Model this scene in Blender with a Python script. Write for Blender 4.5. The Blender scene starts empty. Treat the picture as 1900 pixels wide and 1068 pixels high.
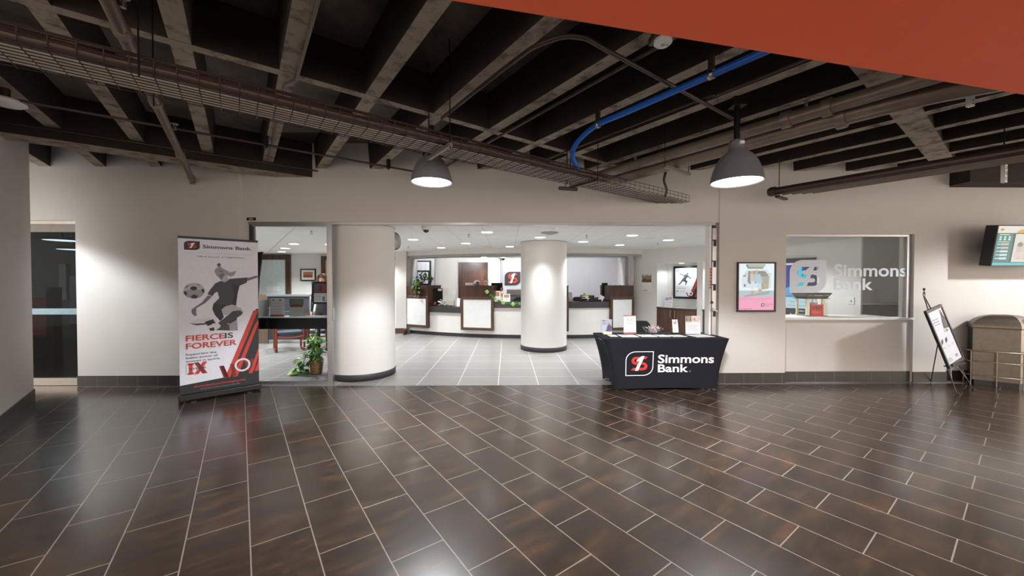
import bpy, math, random
from mathutils import Vector, Matrix
random.seed(7)
scn = bpy.context.scene
COL = scn.collection
# ------------------------------------------------------------------ camera
FPX, CX, CY, EYE = 696.0, 950.0, 534.0, 1.55
YAW, PIT = math.radians(0.8), math.radians(0.9)
cd = bpy.data.cameras.new('camera'); cam = bpy.data.objects.new('camera', cd); COL.objects.link(cam)
cd.sensor_fit = 'HORIZONTAL'; cd.sensor_width = 36; cd.lens = 36 * FPX / 1900; cd.clip_end = 100
cam.location = (0, 0, EYE); cam.rotation_euler = (math.pi / 2 - PIT, 0, -YAW)
scn.camera = cam
# ------------------------------------------------------------------ world, exposure
w = bpy.data.worlds.new('world'); scn.world = w; w.use_nodes = True
w.node_tree.nodes['Background'].inputs[0].default_value = (1.0, 0.87, 0.755, 1)
w.node_tree.nodes['Background'].inputs[1].default_value = 3.0
vs = scn.view_settings
vs.view_transform = 'Standard'; vs.look = 'None'; vs.gamma = 1; vs.use_curve_mapping = False
vs.exposure = 0.0
PENDANT_W, DOWN_W = 720.0, 235.0

# ------------------------------------------------------------------ pixel to point helpers (1900 x 1068 frame)
_F = Vector((math.sin(YAW) * math.cos(PIT), math.cos(YAW) * math.cos(PIT), -math.sin(PIT)))
_R = Vector((math.cos(YAW), -math.sin(YAW), 0)); _U = _R.cross(_F)
def ray(x, y): return _F + _R * ((x - CX) / FPX) + _U * ((CY - y) / FPX)
def at(x, y, Y):
    d = ray(x, y); return Vector((0, 0, EYE)) + d * (Y / d.y)
def slope(x): return math.tan(math.atan((x - CX) / FPX) + YAW)
def onz(x, y, z):
    d = ray(x, y); return Vector((0, 0, EYE)) + d * ((z - EYE) / d.z)
TH = math.radians(35.1)
UD = Vector((-math.sin(TH), math.cos(TH), 0)); VD = Vector((math.cos(TH), math.sin(TH), 0))
def uv(u, v, z): return UD * u + VD * v + Vector((0, 0, z))

# ------------------------------------------------------------------ materials
def lin(c):
    c = c / 255.0
    return c / 12.92 if c <= 0.04045 else ((c + 0.055) / 1.055) ** 2.4
def rgb(c): return (lin(c[0]), lin(c[1]), lin(c[2]), 1)
_mats = {}
def M(name, col, rough=0.5, metal=0.0, amt=0.06, scale=12.0, bump=0.0, bscale=60.0, spec=0.5):
    if name in _mats: return _mats[name]
    m = bpy.data.materials.new(name); m.use_nodes = True; nt = m.node_tree
    b = nt.nodes['Principled BSDF']
    b.inputs['Roughness'].default_value = rough; b.inputs['Metallic'].default_value = metal
    b.inputs['Specular IOR Level'].default_value = spec
    tc = nt.nodes.new('ShaderNodeTexCoord')
    n = nt.nodes.new('ShaderNodeTexNoise'); n.inputs['Scale'].default_value = scale; n.inputs['Detail'].default_value = 4
    nt.links.new(tc.outputs['Object'], n.inputs['Vector'])
    r = nt.nodes.new('ShaderNodeValToRGB')
    c = rgb(col); lo = [max(0, x * (1 - amt)) for x in c[:3]] + [1]; hi = [min(1, x * (1 + amt)) for x in c[:3]] + [1]
    r.color_ramp.elements[0].position = 0.3; r.color_ramp.elements[1].position = 0.7
    r.color_ramp.elements[0].color = lo; r.color_ramp.elements[1].color = hi
    nt.links.new(n.outputs['Fac'], r.inputs['Fac']); nt.links.new(r.outputs['Color'], b.inputs['Base Color'])
    if bump:
        n2 = nt.nodes.new('ShaderNodeTexNoise'); n2.inputs['Scale'].default_value = bscale
        nt.links.new(tc.outputs['Object'], n2.inputs['Vector'])
        bp = nt.nodes.new('ShaderNodeBump'); bp.inputs['Strength'].default_value = bump; bp.inputs['Distance'].default_value = 0.01
        nt.links.new(n2.outputs['Fac'], bp.inputs['Height']); nt.links.new(bp.outputs['Normal'], b.inputs['Normal'])
    _mats[name] = m; return m
def C(c, rough=0.55):
    return M('ink_%d_%d_%d_%d' % (*c, int(rough * 100)), c, rough, 0, 0.03, 30)
def E(c, s):
    name = 'glow_%d_%d_%d_%d' % (*c, int(s * 100))
    if name in _mats: return _mats[name]
    m = bpy.data.materials.new(name); m.use_nodes = True; b = m.node_tree.nodes['Principled BSDF']
    b.inputs['Base Color'].default_value = (0.02, 0.02, 0.02, 1); b.inputs['Roughness'].default_value = 0.25
    b.inputs['Emission Color'].default_value = rgb(c); b.inputs['Emission Strength'].default_value = s
    _mats[name] = m; return m
def wood(name, c1, c2, axis='Z', rough=0.35):
    if name in _mats: return _mats[name]
    m = bpy.data.materials.new(name); m.use_nodes = True; nt = m.node_tree; b = nt.nodes['Principled BSDF']
    b.inputs['Roughness'].default_value = rough
    tc = nt.nodes.new('ShaderNodeTexCoord'); mp = nt.nodes.new('ShaderNodeMapping')
    s = {'Z': (14, 14, 0.8), 'X': (0.8, 14, 14)}[axis]; mp.inputs['Scale'].default_value = s
    n = nt.nodes.new('ShaderNodeTexNoise'); n.inputs['Scale'].default_value = 3; n.inputs['Detail'].default_value = 6
    r = nt.nodes.new('ShaderNodeValToRGB'); r.color_ramp.elements[0].color = rgb(c1); r.color_ramp.elements[1].color = rgb(c2)
    r.color_ramp.elements[0].position = 0.35; r.color_ramp.elements[1].position = 0.65
    nt.links.new(tc.outputs['Object'], mp.inputs['Vector']); nt.links.new(mp.outputs['Vector'], n.inputs['Vector'])
    nt.links.new(n.outputs['Fac'], r.inputs['Fac']); nt.links.new(r.outputs['Color'], b.inputs['Base Color'])
    _mats[name] = m; return m
def glass(name, tint=(1, 1, 1), refl=1.0, rough=0.0):
    if name in _mats: return _mats[name]
    m = bpy.data.materials.new(name); m.use_nodes = True; nt = m.node_tree; nt.nodes.clear()
    o = nt.nodes.new('ShaderNodeOutputMaterial'); mx = nt.nodes.new('ShaderNodeMixShader')
    t = nt.nodes.new('ShaderNodeBsdfTransparent'); t.inputs[0].default_value = (*tint, 1)
    g = nt.nodes.new('ShaderNodeBsdfGlossy'); g.inputs['Roughness'].default_value = rough
    f = nt.nodes.new('ShaderNodeLayerWeight'); pw = nt.nodes.new('ShaderNodeMath'); pw.operation = 'POWER'; pw.inputs[1].default_value = 5
    nt.links.new(f.outputs['Facing'], pw.inputs[0])
    mu = nt.nodes.new('ShaderNodeMath'); mu.operation = 'MULTIPLY_ADD'; mu.inputs[1].default_value = .9 * refl; mu.inputs[2].default_value = .05 * refl
    nt.links.new(pw.outputs[0], mu.inputs[0]); nt.links.new(mu.outputs[0], mx.inputs['Fac'])
    nt.links.new(t.outputs[0], mx.inputs[1]); nt.links.new(g.outputs[0], mx.inputs[2]); nt.links.new(mx.outputs[0], o.inputs['Surface'])
    _mats[name] = m; return m
def tile(name, xd, yd, off, bw, rh, offset, c1, c2, rust, mortar, rough, msize=0.004, vary=0.5):
    """tiled floor: rows laid along xd, stacked along yd"""
    m = bpy.data.materials.new(name); m.use_nodes = True; nt = m.node_tree; b = nt.nodes['Principled BSDF']
    g = nt.nodes.new('ShaderNodeNewGeometry')
    def dot(d, o):
        n = nt.nodes.new('ShaderNodeVectorMath'); n.operation = 'DOT_PRODUCT'; n.inputs[1].default_value = d
        nt.links.new(g.outputs['Position'], n.inputs[0])
        a = nt.nodes.new('ShaderNodeMath'); a.operation = 'SUBTRACT'; a.inputs[1].default_value = o
        nt.links.new(n.outputs['Value'], a.inputs[0]); return a.outputs[0]
    cx = nt.nodes.new('ShaderNodeCombineXYZ')
    nt.links.new(dot(xd, off[0]), cx.inputs[0]); nt.links.new(dot(yd, off[1]), cx.inputs[1])
    br = nt.nodes.new('ShaderNodeTexBrick'); br.offset = offset; br.squash = 1
    for k, v in (('Scale', 1), ('Mortar Size', msize), ('Mortar Smooth', 0.0), ('Bias', 0.0), ('Brick Width', bw), ('Row Height', rh)):
        br.inputs[k].default_value = v
    br.inputs['Color1'].default_value = (1, 1, 1, 1); br.inputs['Color2'].default_value = (1 - 0.3 * vary,) * 3 + (1,)
    br.inputs['Mortar'].default_value = (1, 1, 1, 1)
    nt.links.new(cx.outputs[0], br.inputs['Vector'])
    n1 = nt.nodes.new('ShaderNodeTexNoise'); n1.inputs['Scale'].default_value = 3.6; n1.inputs['Detail'].default_value = 9; n1.inputs['Roughness'].default_value = 0.68
    mp = nt.nodes.new('ShaderNodeMapping'); mp.inputs['Scale'].default_value = (2.3, 0.75, 1)
    nt.links.new(cx.outputs[0], mp.inputs['Vector']); nt.links.new(mp.outputs[0], n1.inputs['Vector'])
    r1 = nt.nodes.new('ShaderNodeValToRGB'); el = r1.color_ramp.elements
    el[0].position = 0.30; el[0].color = rgb(c1); el[1].position = 0.74; el[1].color = rgb(rust)
    e2 = el.new(0.52); e2.color = rgb(c2)
    nt.links.new(n1.outputs['Fac'], r1.inputs['Fac'])
    mul = nt.nodes.new('ShaderNodeMixRGB'); mul.blend_type = 'MULTIPLY'; mul.inputs[0].default_value = 1
    nt.links.new(r1.outputs[0], mul.inputs[1]); nt.links.new(br.outputs['Color'], mul.inputs[2])
    mix = nt.nodes.new('ShaderNodeMixRGB'); mix.inputs[2].default_value = rgb(mortar)
    nt.links.new(br.outputs['Fac'], mix.inputs[0]); nt.links.new(mul.outputs[0], mix.inputs[1])
    nt.links.new(mix.outputs[0], b.inputs['Base Color'])
    n3 = nt.nodes.new('ShaderNodeTexNoise'); n3.inputs['Scale'].default_value = 5; n3.inputs['Detail'].default_value = 5
    nt.links.new(cx.outputs[0], n3.inputs['Vector'])
    rr = nt.nodes.new('ShaderNodeMapRange'); rr.inputs['To Min'].default_value = rough - 0.015; rr.inputs['To Max'].default_value = rough + 0.02
    nt.links.new(n3.outputs['Fac'], rr.inputs['Value'])
    nt.links.new(rr.outputs[0], b.inputs['Roughness'])
    inv = nt.nodes.new('ShaderNodeMath'); inv.operation = 'SUBTRACT'; inv.inputs[0].default_value = 1
    nt.links.new(br.outputs['Fac'], inv.inputs[1])
    bp = nt.nodes.new('ShaderNodeBump'); bp.inputs['Strength'].default_value = 0.25; bp.inputs['Distance'].default_value = 0.002
    nt.links.new(inv.outputs[0], bp.inputs['Height']); nt.links.new(bp.outputs[0], b.inputs['Normal'])
    b.inputs['Specular IOR Level'].default_value = 0.75
    return m
def worn(name, base, pale, lo, hi, sc=5.0, rough=0.85):
    m = M(name, base, rough, 0, 0.1, 10, 0.5, 25); nt = m.node_tree; b = nt.nodes['Principled BSDF']
    tc = nt.nodes.new('ShaderNodeTexCoord'); n = nt.nodes.new('ShaderNodeTexNoise'); n.inputs['Scale'].default_value = sc
    n.inputs['Detail'].default_value = 8; n.inputs['Roughness'].default_value = 0.65
    nt.links.new(tc.outputs['Object'], n.inputs['Vector'])
    r = nt.nodes.new('ShaderNodeValToRGB'); r.color_ramp.elements[0].position = lo; r.color_ramp.elements[1].position = hi
    r.color_ramp.elements[0].color = rgb(base); r.color_ramp.elements[1].color = rgb(pale)
    nt.links.new(n.outputs['Fac'], r.inputs['Fac']); nt.links.new(r.outputs[0], b.inputs['Base Color'])
    return m

lobby_tile = tile('brown_tile', UD, VD, (2.962, 0.033), 0.6055, 0.3145, 0.5,
                  (36, 28, 23), (53, 41, 32), (90, 61, 38), (128, 119, 110), 0.235, 0.0036)
_lb = lobby_tile.node_tree.nodes['Principled BSDF']; _lb.inputs['Coat Weight'].default_value = .25; _lb.inputs['Coat Roughness'].default_value = .16
bank_tile = tile('grey_tile', Vector((0, 1, 0)), Vector((1, 0, 0)), (6.735, -0.13), 0.60, 0.61, 0.0,
                 (124, 121, 118), (132, 129, 126), (138, 134, 130), (205, 201, 196), 0.32, 0.005, 0.15)
paint = M('wall_paint', (198, 194, 189), 0.75, 0, 0.02, 3, 0.06, 160)
paint_w = M('white_paint', (222, 219, 214), 0.7, 0, 0.02, 3)
paint_g = M('grey_paint', (168, 165, 163), 0.7, 0, 0.02, 3)
paint_l = M('lilac_grey_paint', (196, 194, 199), 0.7, 0, 0.02, 3)
orange = M('orange_paint', (242, 102, 56), 0.7, 0, 0.03, 3, 0.1, 160)
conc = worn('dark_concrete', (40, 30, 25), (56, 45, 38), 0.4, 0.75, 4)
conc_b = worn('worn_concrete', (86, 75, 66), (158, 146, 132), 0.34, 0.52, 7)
slab_m = worn('slab_concrete', (66, 56, 49), (124, 114, 104), 0.42, 0.8, 1.6)
base_t = None
alu = M('aluminium', (176, 176, 178), 0.3, 0.9, 0.04, 20)
steel = M('brushed_steel', (168, 164, 158), 0.35, 1.0, 0.06, 40)
steel_w = M('warm_steel', (150, 140, 128), 0.42, 0.85, 0.08, 30)
pipe_m = M('painted_pipe', (120, 108, 97), 0.4, 0.3, 0.12, 9)
pipe_d = M('dark_pipe', (64, 50, 43), 0.38, 0.3, 0.12, 9)
brown_c = M('brown_cable', (62, 41, 33), 0.5, 0, 0.1, 9)
wire_m = M('tray_wire', (58, 48, 42), 0.4, 0.6, 0.1, 20)
wire_p = M('pale_cable', (226, 218, 208), 0.5, 0, 0.1, 20)
black = M('black_plastic', (22, 22, 24), 0.4, 0, 0.08, 20)
blackm = M('black_metal', (26, 25, 25), 0.35, 0.4, 0.08, 20)
char = M('charcoal', (48, 48, 52), 0.5, 0, 0.08, 20)
lampgrey = M('lamp_grey', (112, 112, 118), 0.4, 0.0, 0.05, 20)
white = M('white_plastic', (226, 224, 220), 0.45, 0, 0.02, 20)
blue = M('blue_hose', (14, 92, 188), 0.35, 0, 0.05, 20)
cloth_m = M('navy_black_cloth', (22, 22, 31), 0.85, 0, 0.08, 90, 0.3, 400, 0.25)
wood_d = wood('dark_walnut', (48, 30, 24), (78, 50, 38))
wood_c = wood('cabinet_brown', (74, 50, 38), (100, 70, 52))
wood_f = wood('frame_brown', (64, 44, 34), (96, 70, 54))
wood_r = wood('red_wood', (120, 48, 32), (150, 66, 44))
lam = M('white_laminate', (226, 224, 220), 0.35, 0, 0.02, 5)
lam_g = M('grey_laminate', (226, 228, 226), 0.3, 0, 0.03, 5)
counter_m = M('grey_countertop', (62, 60, 60), 0.3, 0, 0.12, 60)
leaf_m = M('green_leaf', (100, 158, 62), 0.45, 0, 0.35, 6)
leaf_l = M('light_leaf', (176, 208, 112), 0.45, 0, 0.25, 6)
leaf_d = M('dark_leaf', (40, 82, 34), 0.45, 0, 0.35, 6)
RED, INK, PAL, WHT = C((196, 44, 36)), C((44, 44, 48)), C((222, 224, 235)), C((236, 234, 232))
G_clear = glass('clear_glass', (0.93, 0.95, 0.95), 0.25)
G_dark = glass('tinted_glass', (0.60, 0.66, 0.69), .14)
acryl = glass('acrylic', (0.93, 0.94, 0.95), 1.0)

# ------------------------------------------------------------------ mesh builder
_txt = {}
def text_mesh(s, bold):
    k = (s, bold)
    if k in _txt: return _txt[k]
    c = bpy.data.curves.new('t', 'FONT'); c.body = s; c.size = 1; c.offset = bold; c.resolution_u = 4
    o = bpy.data.objects.new('t', c); COL.objects.link(o)
    dg = bpy.context.evaluated_depsgraph_get(); dg.update()
    me = o.evaluated_get(dg).to_mesh()
    vs_ = [(v.co.x, v.co.y) for v in me.vertices]; fs = [tuple(p.vertices) for p in me.polygons]
    o.evaluated_get(dg).to_mesh_clear(); bpy.data.objects.remove(o); bpy.data.curves.remove(c)
    _txt[k] = (vs_, fs); return _txt[k]
def fill_mesh(loops):
    """2-D fill of closed loops with holes (even-odd)"""
    c = bpy.data.curves.new('t', 'CURVE'); c.dimensions = '2D'; c.fill_mode = 'BOTH'
    for lp in loops:
        sp = c.splines.new('POLY'); sp.points.add(len(lp) - 1); sp.use_cyclic_u = True
        for p, q in zip(sp.points, lp): p.co = (q[0], q[1], 0, 1)
    o = bpy.data.objects.new('t', c); COL.objects.link(o)
    dg = bpy.context.evaluated_depsgraph_get(); dg.update()
    me = o.evaluated_get(dg).to_mesh()
    vs_ = [(v.co.x, v.co.y) for v in me.vertices]; fs = [tuple(p.vertices) for p in me.polygons]
    o.evaluated_get(dg).to_mesh_clear(); bpy.data.objects.remove(o); bpy.data.curves.remove(c)
    return vs_, fs

class MB:
    def __init__(s): s.v = []; s.f = []; s.mi = []; s.sm = []; s.mats = []; s.xf = None
    def add(s, vs_, fs, mat, smooth=False):
        if mat not in s.mats: s.mats.append(mat)
        i = s.mats.index(mat); n = len(s.v)
        for p in vs_:
            p = Vector(p); s.v.append(s.xf @ p if s.xf else p)
        for f in fs: s.f.append([n + k for k in f]); s.mi.append(i); s.sm.append(smooth)
        return s
    def box(s, a, b, mat, faces=None):
        x0, y0, z0 = a; x1, y1, z1 = b
        vs_ = [(x0, y0, z0), (x1, y0, z0), (x1, y1, z0), (x0, y1, z0), (x0, y0, z1), (x1, y0, z1), (x1, y1, z1), (x0, y1, z1)]
        fs = [(0, 3, 2, 1), (4, 5, 6, 7), (0, 1, 5, 4), (1, 2, 6, 5), (2, 3, 7, 6), (3, 0, 4, 7)]
        s.add(vs_, fs, mat)
        if faces:
            for k, m in faces.items():
                if m not in s.mats: s.mats.append(m)
                s.mi[len(s.mi) - 6 + k] = s.mats.index(m)
        return s
    def cbox(s, c, sz, mat, rot=None):
        vs_ = []
        for dz in (-.5, .5):
            for dx, dy in ((-.5, -.5), (.5, -.5), (.5, .5), (-.5, .5)):
                p = Vector((dx * sz[0], dy * sz[1], dz * sz[2]))
                if rot: p = rot @ p
                vs_.append(p + Vector(c))
        return s.add(vs_, [(0, 3, 2, 1), (4, 5, 6, 7), (0, 1, 5, 4), (1, 2, 6, 5), (2, 3, 7, 6), (3, 0, 4, 7)], mat)
    def bar(s, p0, p1, wd, hg, mat):
        p0, p1 = Vector(p0), Vector(p1); d = p1 - p0; L = d.length; d.normalize()
        up = Vector((0, 0, 1)) if abs(d.z) < 0.95 else Vector((0, 1, 0))
        sd = d.cross(up).normalized(); up = sd.cross(d)
        R3 = Matrix((sd, d, up)).transposed()
        return s.cbox((p0 + p1) / 2, (wd, L, hg), mat, R3)
    def prism(s, poly, z0, z1, mat, side=None):
        n = len(poly)
        vs_ = [(p[0], p[1], z0) for p in poly] + [(p[0], p[1], z1) for p in poly]
        s.add(vs_, [tuple(range(n))[::-1], tuple(range(n, 2 * n))], mat)
        return s.add(vs_, [(i, (i + 1) % n, n + (i + 1) % n, n + i) for i in range(n)], side or mat)
    def xprism(s, poly, y0, y1, mat):
        """poly in x-z, extruded along y"""
        n = len(poly); vs_ = [(p[0], y0, p[1]) for p in poly] + [(p[0], y1, p[1]) for p in poly]
        return s.add(vs_, [tuple(range(n)), tuple(range(n, 2 * n))[::-1]] + [(i, n + i, n + (i + 1) % n, (i + 1) % n) for i in range(n)], mat)
    def tube(s, pts, r, mat, n=10, cap=True):
        pts = [Vector(p) for p in pts]; k = len(pts); rs = r if isinstance(r, (list, tuple)) else [r] * k
        vs_ = []; fs = []; prev = None
        for i, p in enumerate(pts):
            t = (pts[min(i + 1, k - 1)] - pts[max(i - 1, 0)]).normalized()
            if prev is None:
                a = Vector((0, 0, 1)) if abs(t.z) < 0.9 else Vector((1, 0, 0)); x = t.cross(a).normalized()
            else: x = (prev - t * prev.dot(t)).normalized()
            prev = x; y = t.cross(x)
            for j in range(n):
                an = 2 * math.pi * j / n; vs_.append(p + (x * math.cos(an) + y * math.sin(an)) * rs[i])
        for i in range(k - 1):
            for j in range(n): fs.append((i * n + j, i * n + (j + 1) % n, (i + 1) * n + (j + 1) % n, (i + 1) * n + j))
        s.add(vs_, fs, mat, True)
        if cap: s.add(vs_[:n], [tuple(range(n))[::-1]], mat); s.add(vs_[-n:], [tuple(range(n))], mat)
        return s
    def cyl(s, p0, p1, r, mat, n=16): return s.tube([p0, p1], r, mat, n)
    def lathe(s, prof, mat, n=32, c=(0, 0, 0), smooth=True):
        vs_ = []; fs = []
        for r, z in prof:
            for j in range(n):
                a = 2 * math.pi * j / n; vs_.append((c[0] + r * math.cos(a), c[1] + r * math.sin(a), c[2] + z))
        for i in range(len(prof) - 1):
            for j in range(n): fs.append((i * n + j, i * n + (j + 1) % n, (i + 1) * n + (j + 1) % n, (i + 1) * n + j))
        return s.add(vs_, fs, mat, smooth)
    def disc(s, c, r, mat, n=32, up=True):
        vs_ = [(c[0] + r * math.cos(2 * math.pi * j / n), c[1] + r * math.sin(2 * math.pi * j / n), c[2]) for j in range(n)]
        return s.add(vs_, [tuple(range(n)) if up else tuple(range(n))[::-1]], mat)
    def sph(s, c, r, mat, n=12, m=8):
        r = r if isinstance(r, (list, tuple)) else (r, r, r)
        vs_ = [(c[0], c[1], c[2] - r[2])]; fs = []
        for i in range(1, m):
            p = -math.pi / 2 + math.pi * i / m
            for j in range(n):
                a = 2 * math.pi * j / n
                vs_.append((c[0] + r[0] * math.cos(p) * math.cos(a), c[1] + r[1] * math.cos(p) * math.sin(a), c[2] + r[2] * math.sin(p)))
        vs_.append((c[0], c[1], c[2] + r[2])); N = len(vs_) - 1
        for j in range(n): fs.append((0, 1 + (j + 1) % n, 1 + j)); fs.append((N, 1 + (m - 2) * n + j, 1 + (m - 2) * n + (j + 1) % n))
        for i in range(m - 2):
            for j in range(n): fs.append((1 + i * n + j, 1 + i * n + (j + 1) % n, 1 + (i + 1) * n + (j + 1) % n, 1 + (i + 1) * n + j))
        return s.add(vs_, fs, mat, True)
    def build(s, name, parent=None, bevel=0.0, loc=None, rotz=0, origin=None):
        me = bpy.data.meshes.new(name)
        vv = [Vector(p) - Vector(origin) for p in s.v] if origin is not None else s.v
        me.from_pydata([tuple(p) for p in vv], [], s.f)
        for m in s.mats: me.materials.append(m)
        me.polygons.foreach_set('material_index', s.mi); me.polygons.foreach_set('use_smooth', s.sm); me.update()
        o = bpy.data.objects.new(name, me); COL.objects.link(o)
        if parent: o.parent = parent
        if origin is not None: o.location = origin
        if loc is not None: o.location = loc
        o.rotation_euler[2] = rotz
        if bevel:
            b = o.modifiers.new('bevel', 'BEVEL'); b.width = bevel; b.segments = 2; b.limit_method = 'ANGLE'
        return o

class Art(MB):
    """flat printed shapes laid on a plane: o origin, ex right, ey up, n outward"""
    def __init__(s, o, ex, ey, w_=1.0, h_=1.0, step=0.0007, base=0.0008):
        super().__init__(); s.o = Vector(o); s.ex = Vector(ex).normalized(); s.ey = Vector(ey).normalized()
        s.n = s.ex.cross(s.ey); s.step = step; s.base = base; s.W = w_; s.H = h_
    def p(s, x, y, L): return s.o + s.ex * (x * s.W) + s.ey * (y * s.H) + s.n * (s.base + s.step * L)
    def poly(s, pts, mat, L=0):
        vv, ff = fill_mesh([pts]) if len(pts) > 4 else ([tuple(q) for q in pts], [tuple(range(len(pts)))])
        return s.add([s.p(x, y, L) for x, y in vv], ff, mat)
    def loops(s, lps, mat, L=0):
        vv, ff = fill_mesh(lps); return s.add([s.p(x, y, L) for x, y in vv], ff, mat)
    def rect(s, x0, y0, x1, y1, mat, L=0): return s.poly([(x0, y0), (x1, y0), (x1, y1), (x0, y1)], mat, L)
    def oval(s, x, y, rx, ry, mat, L=0, n=20):
        return s.poly([(x + rx * math.cos(2 * math.pi * k / n), y + ry * math.sin(2 * math.pi * k / n)) for k in range(n)], mat, L)
    def stroke(s, pts, wd, mat, L=0):
        """thick polyline, width in x units times W (isotropic in metres)"""
        P = [Vector((x * s.W, y * s.H)) for x, y in pts]; l = []; r = []
        for i, p in enumerate(P):
            t = (P[min(i + 1, len(P) - 1)] - P[max(i - 1, 0)]).normalized(); nn = Vector((-t.y, t.x)) * wd / 2
            l.append(p + nn); r.append(p - nn)
        for i in range(len(P) - 1):
            q = [l[i], l[i + 1], r[i + 1], r[i]]
            s.add([s.p(a.x / s.W, a.y / s.H, L) for a in q], [(3, 2, 1, 0)], mat)
        return s
    def text(s, t, x, y, h, mat, L=0, bold=0.0, width=None, align='l', shear=0.0):
        """cap height h (in H units); x,y = baseline start; width in W units"""
        vv, ff = text_mesh(t, bold)
        if not vv: return s
        x0 = min(a for a, b in vv); x1 = max(a for a, b in vv)
        sy = h * s.H / 0.70
        sx = (width * s.W / (x1 - x0)) if width else sy
        ax = {'l': 0, 'c': 0.5, 'r': 1}[align] * (x1 - x0)
        q = [(x * s.W + (a - x0 - ax) * sx + shear * b * sy, y * s.H + b * sy) for a, b in vv]
        return s.add([s.p(a / s.W, b / s.H, L) for a, b in q], ff, mat)
    def lines(s, x0, x1, y0, y1, n, mat, L=0, th=0.35, seed=1):
        rnd = random.Random(seed); d = (y1 - y0) / n
        for k in range(n):
            s.rect(x0, y1 - d * (k + 1), x0 + (x1 - x0) * rnd.uniform(0.7, 1), y1 - d * (k + 1) + d * th, mat, L)
        return s

def leaf_loop(x, y, sx, sy, r=0.36, inset=0.0, n=10):
    """square with round top-left and bottom-right corners"""
    pts = [(0, 0)]
    for k in range(n + 1):
        a = -math.pi / 2 + math.pi / 2 * k / n; pts.append((1 - r + r * math.cos(a), r + r * math.sin(a)))
    pts.append((1, 1))
    for k in range(n + 1):
        a = math.pi / 2 + math.pi / 2 * k / n; pts.append((r + r * math.cos(a), 1 - r + r * math.sin(a)))
    out = []
    for a, b in pts:
        a = inset + a * (1 - 2 * inset); b = inset + b * (1 - 2 * inset); out.append((x + a * sx, y + b * sy))
    return out
def s_loop(x, y, sx, sy, th=0.185, n=8):
    """bold letter S with slanted ends, unit box scaled"""
    t = th / 2; top, mid, bot = 1 - t, 0.5, t; ra = (top - mid) / 2
    path = [(0.93, top)]
    for k in range(n + 1):
        a = math.pi / 2 + math.pi * k / n; path.append((0.30 + ra * 0.95 * math.cos(a), mid + ra + ra * math.sin(a)))
    for k in range(n + 1):
        a = math.pi / 2 - math.pi * k / n; path.append((0.70 + ra * 0.95 * math.cos(a), mid - ra + ra * math.sin(a)))
    path.append((0.07, bot))
    P = [Vector(p) for p in path]; l = []; r = []
    for i, p in enumerate(P):
        tt = (P[min(i + 1, len(P) - 1)] - P[max(i - 1, 0)]).normalized(); nn = Vector((-tt.y, tt.x)) * t
        l.append(p + nn); r.append(p - nn)
    l[0].x -= 0.06; r[0].x += 0.07; l[-1].x -= 0.09; r[-1].x += 0.05
    return [(x + q.x * sx, y + q.y * sy) for q in l + r[::-1]]
def one_loop(x, y, sx, sy):
    q = [(0.22, -0.02), (0.42, -0.02), (0.80, 1.04), (0.63, 1.04), (0.40, 0.86), (0.31, 0.66), (0.37, 0.64), (0.50, 0.72)]
    return [(x + a * sx, y + b * sy) for a, b in q]
def logo_mark(A, x, y, sx, sy, back, red, one, L=0, line=None):
    """leaf-shaped bank emblem: red S crossed by a slanted white 1"""
    if line: A.loops([leaf_loop(x, y, sx, sy), leaf_loop(x, y, sx, sy, 0.36, 0.028)], line, L)
    elif back: A.poly(leaf_loop(x, y, sx, sy), back, L)
    A.poly(s_loop(x + 0.2 * sx, y + 0.22 * sy, 0.6 * sx, 0.56 * sy), red, L + 1)
    A.poly(one_loop(x + 0.2 * sx, y + 0.22 * sy, 0.6 * sx, 0.56 * sy), one, L + 2)

def tag(o, label, cat, group=None, kind=None):
    if label: o['label'] = label
    if cat: o['category'] = cat
    if group: o['group'] = group
    if kind: o['kind'] = kind
    return o
def thing(name, label, cat, loc, rotz=0, group=None):
    o = bpy.data.objects.new(name, None); COL.objects.link(o); o.empty_display_size = 0.1
    o.location = loc; o.rotation_euler = (0, 0, rotz)
    return tag(o, label, cat, group)
def struct(o): o['kind'] = 'structure'; return o
def copy_tree(o, parent=None):
    c = o.copy(); COL.objects.link(c)
    if parent: c.parent = parent
    for ch in list(o.children): copy_tree(ch, c)
    return c
def ring(r, n=12): return [(r * math.cos(2 * math.pi * k / n), r * math.sin(2 * math.pi * k / n)) for k in range(n)]
def spline(pts, k=8):
    P = [Vector(p) for p in pts]; out = []
    for i in range(len(P) - 1):
        a, b, c, d = P[max(i - 1, 0)], P[i], P[i + 1], P[min(i + 2, len(P) - 1)]
        for j in range(k):
            t = j / k
            out.append(0.5 * ((2 * b) + (c - a) * t + (2 * a - 5 * b + 4 * c - d) * t * t + (3 * b - a - 3 * c + d) * t ** 3))
    out.append(P[-1]); return out

# ================================================================== SETTING
YA, YB, YC, YD = 5.64, 5.69, 5.71, 5.79          # lobby faces of the wall sections
SLAB, JB = 3.63, 3.25                             # slab underside, joist underside
HEAD = 2.455                                      # storefront head
CEIL = 2.47                                       # bank ceiling
m = MB()
m.add([(-16, -6, 0), (12, -6, 0), (12, 5.62, 0), (-16, 5.62, 0)], [(0, 1, 2, 3)], lobby_tile)
m.add([(-16, 5.62, 0), (-6.37, 5.62, 0), (-12.4, 12, 0), (-16, 12, 0)], [(0, 1, 2, 3)], lobby_tile)
m.add([(-6.37, 5.62, 0), (12, 5.62, 0), (12, 15, 0), (-12.4, 15, 0), (-12.4, 12, 0)], [(0, 1, 2, 3, 4)], bank_tile)
m.add([(-16, -6, -.1), (12, -6, -.1), (12, 15, -.1), (-16, 15, -.1)], [(3, 2, 1, 0)], conc)
struct(m.build('floor'))

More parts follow.
